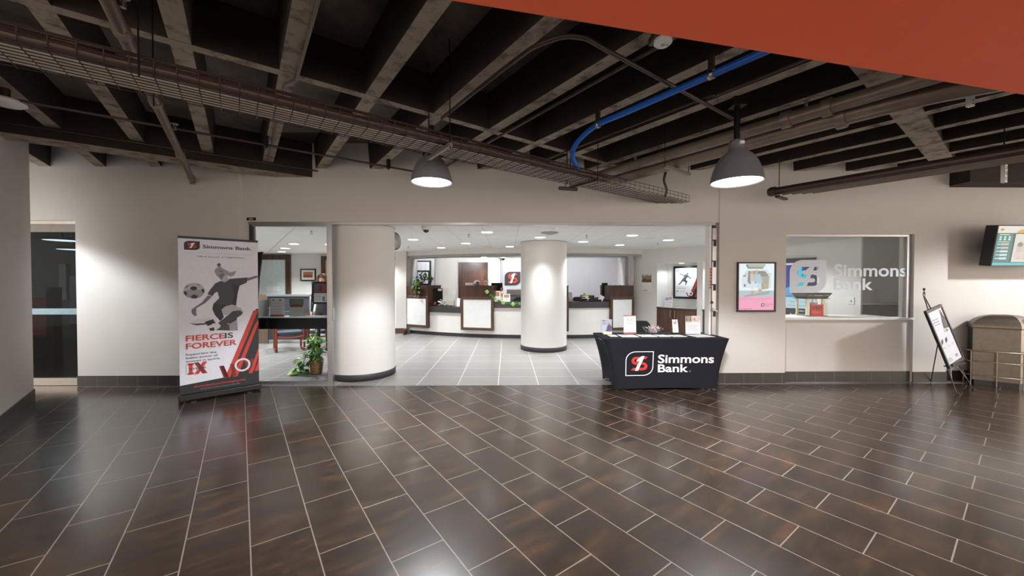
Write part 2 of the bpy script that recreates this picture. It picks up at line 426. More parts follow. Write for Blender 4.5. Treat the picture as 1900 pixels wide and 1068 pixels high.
# ---- concrete ceiling of the lobby with joists and ribs
pale_slab = worn('paler_slab', (104, 96, 88), (150, 141, 131), 0.35, 0.75, 2.2)
q = MB().box((-14, -6, SLAB), (12, 5.9, SLAB + .15), slab_m)
q.add([uv(3.63, -7, SLAB - .002), uv(3.63, 4, SLAB - .002), uv(6.33, .2, SLAB - .002), uv(6.33, -7, SLAB - .002)], [(3, 2, 1, 0)], pale_slab)  # paler concrete tone between the cross rib and the girder
ceil = struct(q.build('ceiling'))
def joist(v, u0, u1):
    a, b = 0.0625, 0.085
    L = [uv(u0, v - a, JB), uv(u1, v - a, JB), uv(u1, v + a, JB), uv(u0, v + a, JB)]
    T = [uv(u0, v - b, SLAB), uv(u1, v - b, SLAB), uv(u1, v + b, SLAB), uv(u0, v + b, SLAB)]
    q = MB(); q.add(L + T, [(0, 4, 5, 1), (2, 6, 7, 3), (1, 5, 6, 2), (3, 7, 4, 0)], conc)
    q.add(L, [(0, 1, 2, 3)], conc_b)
    q.build('joist', ceil)
for k in range(-12, 14):
    v = (k + .5) * .661
    u1 = (5.80 - .575 * v) / .818; u0 = (-1.6 - .575 * v) / .818
    if v < -3: u0 = max(u0, 2.0)
    joist(v, u0, u1)
def rib(u0, u1, v0, v1, zb, name='rib'):
    L = [uv(u0, v0, zb), uv(u1, v0, zb), uv(u1, v1, zb), uv(u0, v1, zb)]; T = [p + Vector((0, 0, SLAB - zb)) for p in L]
    q = MB(); q.add(L + T, [(0, 4, 5, 1), (1, 5, 6, 2), (2, 6, 7, 3), (3, 7, 4, 0)], conc); q.add(L, [(0, 1, 2, 3)], conc_b)
    q.build(name, ceil)
rib(3.545, 3.635, -9, 4.9, JB - .002)
rib(0.64, 0.86, -3, 8.9, JB - .002)
rib(6.33, 6.65, -2.3, 1.06, 3.12, 'girder')
q = MB().box((6.82, 5.45, 3.03), (10.5, 5.9, SLAB), conc, {0: conc}); q.build('girder', ceil)
# ---- orange bulkhead overhead
e0, dr = Vector((-.2, 1.56, 0)), Vector((.978, .208, 0))
p0, p1 = e0 - dr * 1.6, e0 + dr * 9.5
struct(MB().prism([(p0.x, p0.y - 4), (p1.x, p1.y - 6), (p1.x, p1.y), (p0.x, p0.y)], 2.70, 2.72, orange).build('ceiling_bulkhead'))

# ---- walls towards the lobby
struct(MB().box((-6.37, YA, 0), (-3.98, YA + .2, SLAB), paint).box((-9.5, YA, 2.46), (-6.37, YA + .2, SLAB), paint).build('wall_left'))
struct(MB().prism([(-6.16, 4.95), (-8.2, 3.3), (-7.2, 1.2), (-4.0, 2.52)], 0, SLAB, paint).build('wall_diagonal'))
m = MB().box((-3.98, YB, HEAD), (3.24, YB + .2, SLAB), paint)
m.box((-3.98, YB, 0), (-3.89, YB + .2, HEAD), paint)
struct(m.build('wall_header'))
struct(MB().box((3.24, YB - .01, 0), (4.27, YB + .2, SLAB), paint).build('wall_pillar'))
m = MB().box((4.27, YC, 2.29), (6.29, YC + .18, SLAB), paint).box((4.27, YC + .05, 0), (6.29, YC + .18, .97), paint)
m.box((6.29, YC, 0), (6.82, YC + .18, SLAB), paint)
struct(m.build('wall_right'))
struct(MB().box((6.82, YD, 0), (11, YD + .2, SLAB), paint).build('wall_end'))
# ---- tile baseboards
base_t = tile('baseboard_tile', Vector((1, 0, 0)), Vector((0, 0, 1)), (.1, -.001), .294, .163, 0.0,
              (34, 29, 26), (41, 35, 31), (47, 40, 35), (96, 89, 83), .4, .003, .3)
base_d = tile('baseboard_tile_angled', Vector((.66, -.75, 0)), Vector((0, 0, 1)), (.1, -.001), .294, .163, 0.0,
              (34, 29, 26), (41, 35, 31), (47, 40, 35), (96, 89, 83), .4, .003, .3)
def baseb(name, x0, x1, y): struct(MB().box((x0, y - .012, 0), (x1, y, .16), base_t).build(name))
baseb('baseboard_left', -6.37, -3.98, YA); baseb('baseboard_pillar', 3.24, 4.27, YB - .01)
baseb('baseboard_window', 4.27, 6.29, YC + .05); baseb('baseboard_right', 6.29, 6.82, YC); baseb('baseboard_end', 6.82, 11, YD)
a, b = Vector((-6.16, 4.95, 0)), Vector((-4.0, 2.52, 0)); n_ = Vector((.747, .665, 0)) * .012
struct(MB().prism([a, a + n_, b + n_, b], 0, .16, base_d).build('baseboard_diagonal'))

# ---- dark corridor beyond the glass door at left
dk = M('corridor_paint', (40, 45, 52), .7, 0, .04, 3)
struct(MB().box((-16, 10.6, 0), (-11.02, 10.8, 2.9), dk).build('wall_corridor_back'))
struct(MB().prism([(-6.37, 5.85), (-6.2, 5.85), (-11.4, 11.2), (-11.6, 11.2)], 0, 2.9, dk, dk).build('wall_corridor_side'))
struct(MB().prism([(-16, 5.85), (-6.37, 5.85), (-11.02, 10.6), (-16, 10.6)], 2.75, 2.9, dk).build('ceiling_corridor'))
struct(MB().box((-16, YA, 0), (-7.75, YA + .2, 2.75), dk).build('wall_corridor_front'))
# left door: stainless header and kick rail, tinted pane with a frosted band
d1 = struct(MB().box((-7.75, YA + .03, HEAD - .045), (-6.37, YA + .16, HEAD + .005), steel).build('door_1'))
m = MB().box((-7.75, YA + .05, HEAD - .16), (-6.37, YA + .11, HEAD - .045), M('door_steel', (104, 102, 100), .3, .8)).box((-7.75, YA + .05, 0.005), (-6.37, YA + .11, .115), steel)
m.box((-6.395, YA + .05, .115), (-6.37, YA + .11, HEAD - .16), steel); m.build('rail', d1)
MB().box((-7.75, YA + .075, .115), (-6.395, YA + .085, HEAD - .16), G_dark).build('pane', d1)
MB().box((-7.75, YA + .066, 1.065), (-6.395, YA + .0745, 1.155), M('frosted_band', (112, 134, 138), .5)).build('frosted_band', d1)

# things standing in the corridor
p = at(62, 566, 8.0)
o = MB().box((-.7, -.25, .40), (.27, .25, .47), M('orange_seat', (186, 74, 36), .6)).box((-.7, .2, .47), (.27, .25, .47 + p.z - .42 + .1), M('orange_seat', (186, 74, 36), .6)).box((-.65, -.2, 0), (-.6, .2, .40), steel).box((.17, -.2, 0), (.22, .2, .40), steel).build('bench', None, 0, (p.x, 8.0, 0))
tag(o, 'orange-topped bench seen dimly through the dark glass door', 'bench')
p, q = at(86, 600, 7.4), at(99, 600, 7.4); struct(MB().box((p.x, 7.4, 0), (q.x, 7.55, 1.45), M('dark_column', (20, 21, 24), .6)).build('trim_3'))
p, q = at(110, 556, 9.3), at(122, 490, 9.3); struct(MB().box((p.x, 9.3, p.z), (q.x, 9.4, q.z), M('lit_doorway_panel', (190, 194, 198), .5)).build('trim_4'))  # pale colour stands in for a lit doorway
p, q = at(130, 600, 8.6), at(147, 512, 8.6); struct(MB().box((p.x, 8.6, p.z), (q.x, 8.8, q.z), M('blue_grey_panel', (128, 136, 150), .5)).build('trim_5'))

# ---- storefront: glazed left bay and track
w1 = struct(MB().box((-3.89, YB + .02, HEAD - .035), (3.2, YB + .10, HEAD), alu).build('trim_1'))
w1 = struct(MB().box((-3.89, YB + .04, 0), (-3.845, YB + .10, HEAD - .035), char).box((-2.715, YB + .01, 0), (-2.635, YB + .07, HEAD - .035), alu)
            .box((-3.845, YB + .03, 0), (-2.715, YB + .06, .045), alu).box((-3.845, YB + .03, HEAD - .065), (-2.715, YB + .07, HEAD - .035), alu).build('window_1'))
MB().box((-3.845, YB + .04, .045), (-2.715, YB + .05, HEAD - .065), G_clear).build('pane', w1)
MB().box((-2.632, YB + .02, .98), (-2.612, YB + .05, 1.16), alu, ).build('handle', w1)
# folded glass door stack at the right jamb
d2 = struct(MB().box((3.155, YB + .03, 0), (3.24, YB + .14, HEAD - .035), alu).build('door_2'))
MB().box((3.105, YB + .02, .01), (3.135, YB + .15, HEAD - .04), white).build('door_edge', d2)
MB().box((3.135, YB + .06, .01), (3.156, YB + .15, HEAD - .04), steel).build('door_leaf', d2)
for z in (.25, .62, 1.02, 1.42, 1.78, 2.1): MB().box((3.178, YB + .012, z), (3.205, YB + .03, z + .1), blackm).box((3.15, YB + .014, z + .085), (3.19, YB + .03, z + .1), blackm).build('hinge', d2)
MB().cyl((3.15, YB + .02, 1.13), (3.15, YB - .03, 1.13), .022, steel).bar((3.15, YB - .03, 1.13), (3.205, YB - .03, 1.105), .018, .018, steel).build('lever_handle', d2)
MB().box((3.125, YB + .01, 1.22), (3.165, YB + .03, 1.255), black).build('lock', d2)
for k in range(7): MB().box((3.112, YB + .012, 1.45 + k * .047), (3.128, YB + .0195, 1.482 + k * .047), RED).build('sticker', d2)
MB().box((3.14, YB + .012, HEAD - .08), (3.2, YB + .03, HEAD - .036), black).build('pivot', d2)

# ---- right storefront window
w2 = struct(MB().box((4.27, YC - .02, .97), (6.29, YC + .18, 1.0), white).build('window_2'))
MB().box((4.28, YC + .04, 2.255), (6.29, YC + .1, 2.29), alu).box((6.225, YC + .04, 1.0), (6.275, YC + .1, 2.255), alu).box((6.19, YC + .08, 1.0), (6.225, YC + .13, 2.255), steel)\
    .box((4.28, YC + .04, 1.0), (4.29, YC + .1, 2.255), alu).build('window_frame', w2)
MB().box((4.29, YC + .065, 1.0), (6.22, YC + .075, 2.255), G_clear).build('pane', w2)
frost = M('frosted_film', (212, 222, 232), .6, 0, .02, 30)
yg = YC + .062
def wx(px): return at(px, 520, yg).x
def wz(py, px=1580): return at(px, py, yg).z
A = Art((0, yg, 0), (1, 0, 0), (0, 0, 1))
x0, x1, z0, z1 = wx(1465), wx(1533), wz(543), wz(482)
sx, sy = x1 - x0, z1 - z0
S_ = s_loop(x0 + .2 * sx, z0 + .21 * sy, .62 * sx, .58 * sy)
A.loops([leaf_loop(x0, z0, sx, sy), S_], frost)
A.poly(one_loop(x0 + .22 * sx, z0 + .21 * sy, .58 * sx, .58 * sy), frost, 1)
A.build('logo', w2)
A = Art((0, yg, 0), (1, 0, 0), (0, 0, 1))
A.text('Simmons', wx(1547), wz(512), wz(490) - wz(512), frost, bold=.02, width=wx(1682) - wx(1547))
A.text('Bank', wx(1547), wz(537), wz(516) - wz(537), frost, bold=.02, width=wx(1619) - wx(1547))
A.build('lettering', w2)

# ---- bank interior shell
ctile = tile('ceiling_tile', Vector((1, 0, 0)), Vector((0, 1, 0)), (.2, .1), .61, .61, 0.0,
             (236, 235, 232), (238, 237, 234), (240, 239, 236), (210, 208, 205), .8, .006, .05)
cbank = struct(MB().prism([(-6.15, YB + .2), (11, YB + .2), (11, 15), (-11.3, 15), (-11.3, 11.2)], CEIL, CEIL + .1, ctile).build('ceiling_bank'))
MB().bar((-3.25, 5.95, CEIL - .006), (-7.5, 11.9, CEIL - .006), .035, .012, white).build('ceiling_rail', cbank)
struct(MB().box((-11.3, 12.3, 0), (-3.35, 12.5, CEIL), paint_w).build('wall_office_back'))
struct(MB().box((-3.35, 11.35, 0), (-3.03, 14.2, CEIL), paint_w).build('wall_counter_left'))
struct(MB().box((-3.03, 14.2, 0), (-.3, 14.4, CEIL), paint_w).box((-.26, 14.35, 0), (4.5, 14.55, CEIL), paint_l).box((-.3, 14.2, 0), (-.26, 14.55, CEIL), paint_w).build('wall_bank_back'))
# right: slanted wall from the counter corner to the window bay, with two lit recesses
SC, SDm = Vector((3.76, 10.9, 0)), Vector((.567, -.8237, 0)); SN = Vector((.8237, .567, 0))
def sw(s, n, z=0.0): return SC + SDm * s + SN * n + Vector((0, 0, z))
SROT = math.atan2(SDm.y, SDm.x)
SX = Matrix.Translation(SC) @ Matrix.Rotation(SROT, 4, 'Z')       # local x along wall, local y away from the room side... towards +SN
# rotation by SROT maps local y to (-sin, cos) = (0.8237, 0.567) = SN
m = MB(); m.xf = SX
zt = 2.06
m.box((-.3, 0, 0), (.70, .12, CEIL), paint_w).box((1.83, 0, 0), (1.975, .12, CEIL), paint_w).box((3.05, 0, 0), (4.92, .12, CEIL), paint_w)
m.box((.70, 0, zt), (1.83, .12, CEIL), paint_w).box((1.975, 0, zt), (3.05, .12, CEIL), paint_w)
for a_, b_ in ((.70, 1.83), (1.975, 3.05)):
    m.box((a_ - .03, .5, 0), (b_ + .03, .55, zt + .03), paint_w).box((a_ - .05, .12, 0), (a_, .55, zt + .03), paint_w).box((b_, .12, 0), (b_ + .05, .55, zt + .03), paint_w).box((a_ - .05, .12, zt), (b_ + .05, .5, zt + .03), paint_w)
struct(m.build('wall_bank_right'))
struct(MB().box((6.55, 6.96, 0), (11, 7.1, CEIL), paint_g).box((6.55, 6.9, 1.13), (11, 6.96, 1.15), white).build('wall_stair'))
m = MB(); c0 = sw(-.02, 0)
m.prism([(3.7, 10.95), (3.95, 10.95), (4.55, 14.8), (4.3, 14.8)], 0, CEIL, paint_w); struct(m.build('wall_counter_right'))

# ---- the two round columns
def column(x, y):
    c = struct(MB().lathe([(.53, .0), (.53, CEIL)], M('column_paint', (214, 212, 208), .6, 0, .02, 2), 64, (x, y, 0)).build('column'))
    MB().lathe([(.53, 0), (.537, .0), (.537, .10), (.53, .105)], char, 64, (x, y, 0)).build('base_ring', c)
    MB().lathe([(.53, CEIL - .012), (.538, CEIL - .012), (.538, CEIL), (.53, CEIL)], paint_g, 64, (x, y, 0)).build('top_ring', c)
column(-2.44, 6.36); column(.86, 8.72)
# ================================================================== LAMPS
def spot(name, loc, watts, deg, blend, r, col=(1, 1, 1), parent=None):
    l = bpy.data.lights.new(name, 'SPOT'); l.energy = watts; l.spot_size = math.radians(deg); l.spot_blend = blend
    l.shadow_soft_size = r; l.color = col
    o = bpy.data.objects.new(name, l); COL.objects.link(o); o.location = loc
    if parent: o.parent = parent
    return o
def pendant(label, x, y, z, first=None):
    if first: t = copy_tree(first); t.location = (x, y, z); t['label'] = label; return t
    t = thing('pendant_lamp', label, 'lamp', (x, y, z), 0, 'grey dome pendants')
    MB().lathe([(.222, .0), (.222, .012), (.214, .06), (.198, .12), (.172, .185), (.132, .245), (.085, .285), (.07, .30), (.07, .305), (.064, .30),
                (.125, .24), (.165, .18), (.19, .12), (.206, .06), (.212, .005), (.222, 0)], lampgrey, 40).build('shade', t)
    MB().lathe([(0, .0), (.12, .0), (.209, .012)], E((255, 253, 248), 14), 40).build('lens', t)
    MB().lathe([(.0, .39), (.058, .39), (.066, .36), (.066, .30), (.08, .292)], lampgrey, 24).box((-.02, -.085, .335), (.02, .085, .36), white).build('socket', t)
    MB().cyl((0, 0, .38), (0, 0, .74), .026, blackm, 12).box((-.06, -.06, .70), (.06, .06, .775), blackm).build('stem', t)
    spot('pendant_light', (0, 0, -.015), PENDANT_W, 132, .28, .17, (.925, .965, 1), t)
    return t
P1 = pendant('grey dome pendant lamp hanging just behind the wire cable tray', -.82, 4.13, 2.632)
P2 = pendant('grey dome pendant lamp hanging below the big pipes at right', 2.14, 3.48, 2.475, P1)
for k, (x, y, z, f_) in enumerate(((-7.3, 4.45, 2.95, 1.1), (8.3, 3.6, 2.75, .95), (-2.6, .2, 2.6, .42), (1.4, -1.2, 2.6, .35), (5.6, .6, 2.5, .5), (-5.0, -1.6, 2.6, .25))):
    p = pendant('grey dome pendant lamp out of view', x, y, z, P1); p['group'] = 'pendants out of view'
    for c in p.children:
        if c.type == 'LIGHT': c.data = c.data.copy(); c.data.energy *= f_; c.data.spot_size = math.radians(160 if x > 8 else 132)
DL = sorted([(766.7, 443.8), (903.8, 430), (864.3, 450.9), (818.6, 458.9), (1002.3, 439.7), (945.9, 456.7), (1173, 436), (1082, 447.8), (1149.8, 454), (1240, 444.6), (545.5, 451.8), (529, 460), (522.6, 466.5), (611.7, 452.8)])
ORD = ['first', 'second', 'third', 'fourth', 'fifth', 'sixth', 'seventh', 'eighth', 'ninth', 'tenth', 'eleventh', 'twelfth', 'thirteenth', 'fourteenth', 'fifteenth', 'sixteenth']
dl0 = None
def downlight(p, label, group):
    global dl0
    if dl0:
        t = copy_tree(dl0); t.location = p; t['label'] = label; t['group'] = group; return t
    t = thing('recessed_light', label, 'ceiling light', p, 0, group)
    MB().lathe([(.105, -.002), (.112, -.010), (.125, -.008), (.128, 0)], white, 28).build('trim_ring', t)
    MB().lathe([(0, -.009), (.106, -.009)], E((255, 252, 246), 9), 28).build('diffuser', t)
    spot('downlight', (0, 0, -.03), DOWN_W, 106, 1.0, .10, (.945, .975, 1), t)
    dl0 = t; return t
for i, (x, y) in enumerate(DL):
    q = onz(x, y, CEIL)
    side = 'over the glazed office' if x < 620 else 'in the bank hall ceiling'
    n_i = i if x < 620 else i - 4
    downlight(q, 'round recessed ceiling light %s, %s from the left' % (side, ORD[n_i]), 'recessed ceiling lights')
for x, y, lb in ((898, 476.4, 'round recessed light behind the teller counter, over the brown door'), (953, 479, 'round recessed light behind the teller counter, over the red and black wall emblem')):
    downlight(onz(x, y, CEIL), lb, 'recessed lights behind the counter')
for x, y, lb in ((2.9, 12.5, ''), (1.4, 12.3, ''), (-2.3, 11.6, ''), (-1.3, 12.6, ''), (.3, 12.9, ''), (4.6, 7.0, ''), (-5.3, 7.0, ''), (-4.4, 11.0, ''), (-7, 8.8, '')):  # extra unseen lamps added to brighten the back walls and office
    t = downlight(Vector((x, y, CEIL)), 'added round ceiling light, unseen, brightening the bank and office', 'added unseen lights')
    for c in t.children:
        if c.type == 'LIGHT':
            c.data = c.data.copy(); wash = y > 11.5 and x > -4
            c.data.spot_size = math.radians(130 if wash else 150); c.data.spot_blend = .4; c.data.energy *= (.5 if wash else (2.2 if x < -4 else 1.0))
            if wash: c.rotation_euler = (math.radians(52), 0, 0)
for s_, lb in ((1.26, 'recessed light inside the poster niche, hidden by its top edge'), (2.5, 'recessed light inside the narrow niche next to the glass door, hidden by its top edge')):
    t = thing('niche_light', lb, 'ceiling light', sw(s_, .26, zt - .004), SROT, 'niche lights')
    MB().lathe([(0, -.006), (.05, -.006), (.06, 0)], E((240, 250, 255), 8), 20).build('diffuser', t)
    spot('niche_glow', (0, 0, -.03), 26, 160, .3, .05, (.86, .95, 1), t)
# corridor lamps behind the tinted door
for x, y, lb in ((116, 446, 'bright oval ceiling lamp seen through the dark glass door, upper'), (137, 463, 'bright oval ceiling lamp seen through the dark glass door, lower')):
    q = at(x, y, 7.0 if y < 450 else 8.0)
    t = thing('corridor_lamp', lb, 'ceiling light', q, 0, 'corridor lamps')
    MB().lathe([(.24, .0), (.24, .05), (.0, .05)], lampgrey, 28).build('housing', t); MB().lathe([(0, .0), (.24, .0)], E((235, 240, 245), 2.5), 28).build('diffuser', t)
    MB().cyl((0, 0, .05), (0, 0, 2.752 - q.z), .012, black).build('stem', t)
    spot('corridor_light', (0, 0, -.03), 16, 150, .4, .2, (.9, .95, 1), t)

# ================================================================== CEILING SERVICES
# wire cable tray
t = thing('cable_tray', 'long brown wire mesh cable tray running under the concrete joists', 'cable tray', uv(2.99, 0, 2.75), TH)
TX = lambda du, v, dz: (v, du, dz)            # local x along the tray, local y across it
v0, v1, Wd, Hs = -2.2, 5.42, .345, .09
m = MB()
for k in range(9): m.tube([TX(Wd * k / 8, v0, 0), TX(Wd * k / 8, v1, 0)], .0034, wire_m, 5)
m.build('long_wires', t)
m = MB(); n = int((v1 - v0) / .1)
for k in range(n + 1):
    v = v0 + (v1 - v0) * k / n
    m.tube([TX(0, v, Hs), TX(0, v, -.004), TX(Wd, v, -.004), TX(Wd, v, Hs)], .0032, wire_m, 5)
for z in (.045, .09):
    m.tube([TX(0, v0, z), TX(0, v1, z)], .0035, wire_m, 5); m.tube([TX(Wd, v0, z), TX(Wd, v1, z)], .0035, wire_m, 5)
m.build('cross_wires', t)
for v in (-.45, 1.47, 3.35):
    if v > 0: MB().box((v - .016, -.07, -.036), (v + .016, Wd + .07, -.008), pipe_d if v > 2 else pipe_m).build('support_bar', t)
    for d in (-.05, Wd + .05): MB().cyl((v, d, -.05), (v, d, SLAB - 2.75), .005, blackm, 6).build('hanger_rod', t)
# cables lying in it
TO = uv(2.99, 0, 2.75); TM = Matrix.Translation(TO) @ Matrix.Rotation(TH, 4, 'Z')
def tray_cable(name, du, dz, r, mat, a, b, label, cat='cable', group=None):
    q = MB(); rnd = random.Random(int(du * 1000)); pts = []
    k = 40
    for i in range(k + 1): pts.append(TM @ Vector((a + (b - a) * i / k, du + rnd.uniform(-.008, .008), dz + rnd.uniform(0, .004))))
    q.tube(pts, r, mat, 8); return tag(q.build(name), label, cat, group)
tray_cable('conduit', .044, .044, .036, brown_c, -2.2, 3.6, 'thick red-brown conduit lying along the near edge of the wire tray')
tray_cable('conduit', .03, .092, .012, brown_c, -2.2, 4.0, 'slim red-brown conduit lying on top of the thick one in the wire tray')
for k in range(7): tray_cable('cable', .10 + .0365 * k, .016, .0125, wire_p, -2.2, 5.2, 'pale cable lying in the wire tray', 'cable', 'pale tray cables')
# pipes and conduits
def pipe(name, pts, r, mat, label, cat='pipe', group=None, n=14, collars=()):
    P = [Vector(p) for p in pts]; q = MB()
    q.v = []; q.tube(P, r, mat, n)
    o = tag(q.build(name), label, cat, group)
    for c in collars:
        a_, b_ = P[0], P[-1]
        for i in range(len(P) - 1):
            if (P[i] - c).length + (P[i + 1] - c).length - (P[i] - P[i + 1]).length < .02: a_, b_ = P[i], P[i + 1]
        d = (b_ - a_).normalized()
        MB().cyl(c - d * .035, c + d * .035, r * 1.28, mat, 14).build('collar', o)
    return o
vp = -.56
pipe('sprinkler_pipe', [uv(1.2, vp, 3.05), uv(7.24, vp, 3.05), uv(7.27, vp, 3.0)], .036, pipe_m, 'grey-brown pipe running from the camera side down to the left wall', collars=[uv(3.2, vp, 3.05), uv(4.3, vp, 3.05), uv(5.9, vp, 3.05), uv(7.1, vp, 3.05)])
def sprinkler(p, label, up=1, group='pipe sprinklers'):
    t = thing('ceiling_sprinkler', label, 'sprinkler', p, 0, group)
    MB().cyl((0, 0, 0), (0, 0, .03 * up), .014, steel, 10).box((-.014, -.003, .03 if up > 0 else -.055), (-.010, .003, .055 if up > 0 else -.03), steel).box((.010, -.003, .03 if up > 0 else -.055), (.014, .003, .055 if up > 0 else -.03), steel).build('body', t)
    MB().lathe([(0, .056 * up), (.03, .055 * up), (.032, .059 * up), (0, .062 * up)], steel, 14).build('deflector', t); return t
sprinkler(uv(2.95, vp + .05, 3.06), 'bright steel sprinkler head on the left slanting pipe near the frame top')
sprinkler(uv(5.0, vp + .045, 3.06), 'small sprinkler head halfway down the left slanting pipe')
pipe('conduit', [uv(5.25, -1.87, 3.15), uv(5.25, 2.55, 3.15)], .013, pipe_d, 'thin dark conduit crossing the left slanting pipe near the wall')
pipe('conduit', [uv(6.29, -1.99, 3.215), uv(6.29, .97, 3.215)], .012, pipe_d, 'thin conduit fixed along the face of the big concrete beam')
for v in (.26, 1.68):
    t = thing('conduit_clamp', 'black clamp holding the thin conduit, %s' % ('left of the pendant lamp' if v > 1 else 'above the beam end at left'), 'clamp', uv(5.25, v, 3.15), TH, 'conduit clamps')
    MB().box((-.02, -.03, -.022), (.02, .03, .1), blackm).build('body', t)
    MB().cyl((0, -.01, -.022), (0, -.01, -.04), .012, blackm, 8).build('bolt', t)
pts = [uv(-1, .395, 3.235), uv(3.62, .395, 3.235), uv(3.75, .33, 3.235), uv(6.2, .33, 3.235)]
pipe('conduit', pts, .011, M('grey_conduit', (120, 110, 102), .4, .3), 'thin pale conduit bent under the second joist near the frame top')
pts = spline([uv(3.5, 1.66, 3.2), uv(2.3, 1.66, 3.19), uv(1.95, 1.68, 3.17), uv(1.76, 1.82, 3.16), uv(1.745, 2.2, 3.16), uv(1.74, 4.1, 3.16)], 8)
pipe('conduit', pts, .017, pipe_d, 'dark conduit curving from one joist across to the next ones', n=10)
pipe('conduit', [uv(.6, 2.39, 3.21), uv(1.5, 2.39, 3.2), uv(5.2, 2.39, 3.2)], .014, pipe_d, 'dark conduit under the joist that carries the white smoke detector')
pipe('conduit', spline([uv(.6, 3.42, 3.21), uv(1.6, 3.42, 3.2), uv(1.85, 3.36, 3.19), uv(4, 3.34, 3.2)], 6), .013, pipe_d, 'dark bent conduit under the joist right of the blue hose')
# blue hose
bp = [uv(.4, 2.87, 3.1), uv(1.4, 2.87, 3.1), uv(2.2, 2.868, 3.1), uv(2.55, 2.87, 3.1), onz(1070, 265, 3.03), onz(1062, 288, 2.95), onz(1068, 305, 2.87), onz(1079, 326, 2.79)]
o = pipe('hose', spline(bp, 8), .026, blue, 'bright blue hose looping down into the wire cable tray', 'hose', n=12)
for u, lb in ((2.52, 'shiny clamp holding the blue hose where it bends down'), (1.42, 'shiny clamp holding the blue hose near the orange bulkhead')):
    t = thing('hose_clamp', lb, 'clamp', uv(u, 2.87, 3.1), TH, 'hose clamps')
    MB().lathe([(.029, -.02), (.034, -.02), (.034, .02), (.029, .02), (.029, -.02)], steel, 16).build('ring', t)
    t.children[0].rotation_euler = (math.pi / 2, 0, 0)
    MB().box((-.015, -.02, .03), (.015, .02, .15), pipe_d).build('strap', t)
# big pipes at right
pipe('large_pipe', [uv(-.5, 4.13, 3.06), uv(3.72, 4.13, 3.06)], .06, pipe_m, 'large grey-brown pipe above the right pendant lamp, far one of two', collars=[uv(1.05, 4.13, 3.06), uv(1.35, 4.13, 3.06)])
pipe('large_pipe', spline([uv(-.6, 4.75, 3.02), uv(.1, 4.5, 3.02), uv(.5, 4.37, 3.02), uv(1.0, 4.33, 3.02), uv(2.0, 4.33, 3.02), uv(3.7, 4.33, 3.02)], 6), .085, pipe_m, 'thick grey-brown pipe above the right pendant lamp, near one of two', collars=[uv(1.0, 4.33, 3.02)])
sprinkler(uv(1.2, 4.13, 3.12), 'bright sprinkler head standing on the large pipe right of the lamp')
t = thing('pipe_support', 'slotted steel channel carrying the large pipes beside the right lamp', 'bracket', uv(2.55, 4.2, 2.92), TH)
MB().box((-.14, -.02, -.02), (.42, .02, .012), steel_w).build('channel', t)
for x in (-.12, .4): MB().cyl((x, 0, 0), (x, 0, SLAB - 2.92), .005, blackm, 6).build('hanger_rod', t)
o = pipe('cable', spline([onz(1235, 320, 2.98), onz(1232, 335, 2.9), onz(1237, 352, 2.82), onz(1234, 364, 2.77)], 6), .016, black, 'short black cable dropping from the large pipe to the tray end', 'cable')
pipe('large_pipe', [uv(-1.5, 6.05, 2.8), uv(2.16, 5.98, 2.8)], .05, pipe_d, 'dark pipe crossing the upper wall at right above the window lettering', collars=[uv(2.1, 5.98, 2.8)])
for k in range(4):
    pipe('conduit', [uv(-1.5, 6.14 + .045 * k, 2.765 - .006 * k), uv(2.02 - .1 * k, 6.07 + .045 * k, 2.765 - .006 * k)], .018, pipe_m, 'thin conduit bundled under the dark pipe at right', 'pipe', 'bundled conduits', 8)
t = thing('pipe_hanger', 'steel clamp and thin rod holding the end of the dark pipe right of the lamp', 'bracket', uv(2.03, 6.0, 2.72), TH)
MB().box((-.09, -.025, -.02), (.22, .025, .005), blackm).build('channel', t)
MB().cyl((-.02, 0, 0), (-.02, 0, .5), .005, blackm, 6).build('hanger_rod', t)
for (x, y, y2, Y, lb) in ((1806, 166, 196, 2.9, 'short white slotted channel hanging just under the orange bulkhead'), (1862, 292, 338, 4.1, 'long white slotted channel hanging by the dark pipes over the screen')):
    a_, b_ = at(x, y, Y), at(x + (5 if Y > 3 else 0), y2, Y)
    t = thing('slotted_channel', lb, 'bracket', b_, .3, 'white slotted channels'); L = a_.z - b_.z
    m = MB().box((-.022, 0, 0), (-.014, .03, L), white).box((.014, 0, 0), (.022, .03, L), white).box((-.022, .03, 0), (.022, .034, L), white)
    for k in range(5): m.box((-.014, .0, L * k / 4.5), (.014, .03, L * k / 4.5 + L * .08), white)
    m.build('channel', t); MB().cyl((0, .02, L), (0, .02, SLAB - b_.z), .006, blackm, 6).build('hanger_rod', t)
t = thing('sprinkler_pipe_end', 'short dark pipe stub hung from a hook left of the tray end', 'pipe', onz(1052, 350, 2.66), TH - .35)
MB().cyl((-.10, 0, 0), (.13, 0, .0), .022, pipe_d, 12).build('stub', t); MB().tube([(-.02, 0, .02), (-.02, 0, .05), (0, 0, .06), (0, 0, SLAB - 2.66)], .006, blackm, 6).build('hook_rod', t)
t = thing('smoke_detector', 'round white smoke detector under the joist beside the orange bulkhead', 'smoke detector', onz(1230, 80, 3.13), 0)
MB().lathe([(0, -.012), (.045, -.012), (.058, 0), (.058, .022), (.0, .022)], white, 28).build('cover', t)
MB().lathe([(0, -.0135), (.014, -.0135), (.014, -.012)], paint_g, 16).sph((.03, 0, -.0125), .005, black, 8, 6).build('sensor', t)
MB().box((-.07, -.07, .022), (.07, .07, .07), pipe_d).cyl((0, 0, .07), (0, 0, JB - 3.13 + .01), .03, pipe_d).build('junction_box', t)
t = thing('ceiling_access_point', 'white disc hanging from a joist at the left frame edge', 'wireless access point', onz(10, 192, 3.12), 0)
MB().lathe([(0, -.01), (.10, -.01), (.125, .005), (.12, .03), (0, .03)], white, 32).build('cover', t); MB().cyl((0, 0, .03), (0, 0, JB - 3.12 + .01), .03, pipe_d).build('mount', t)
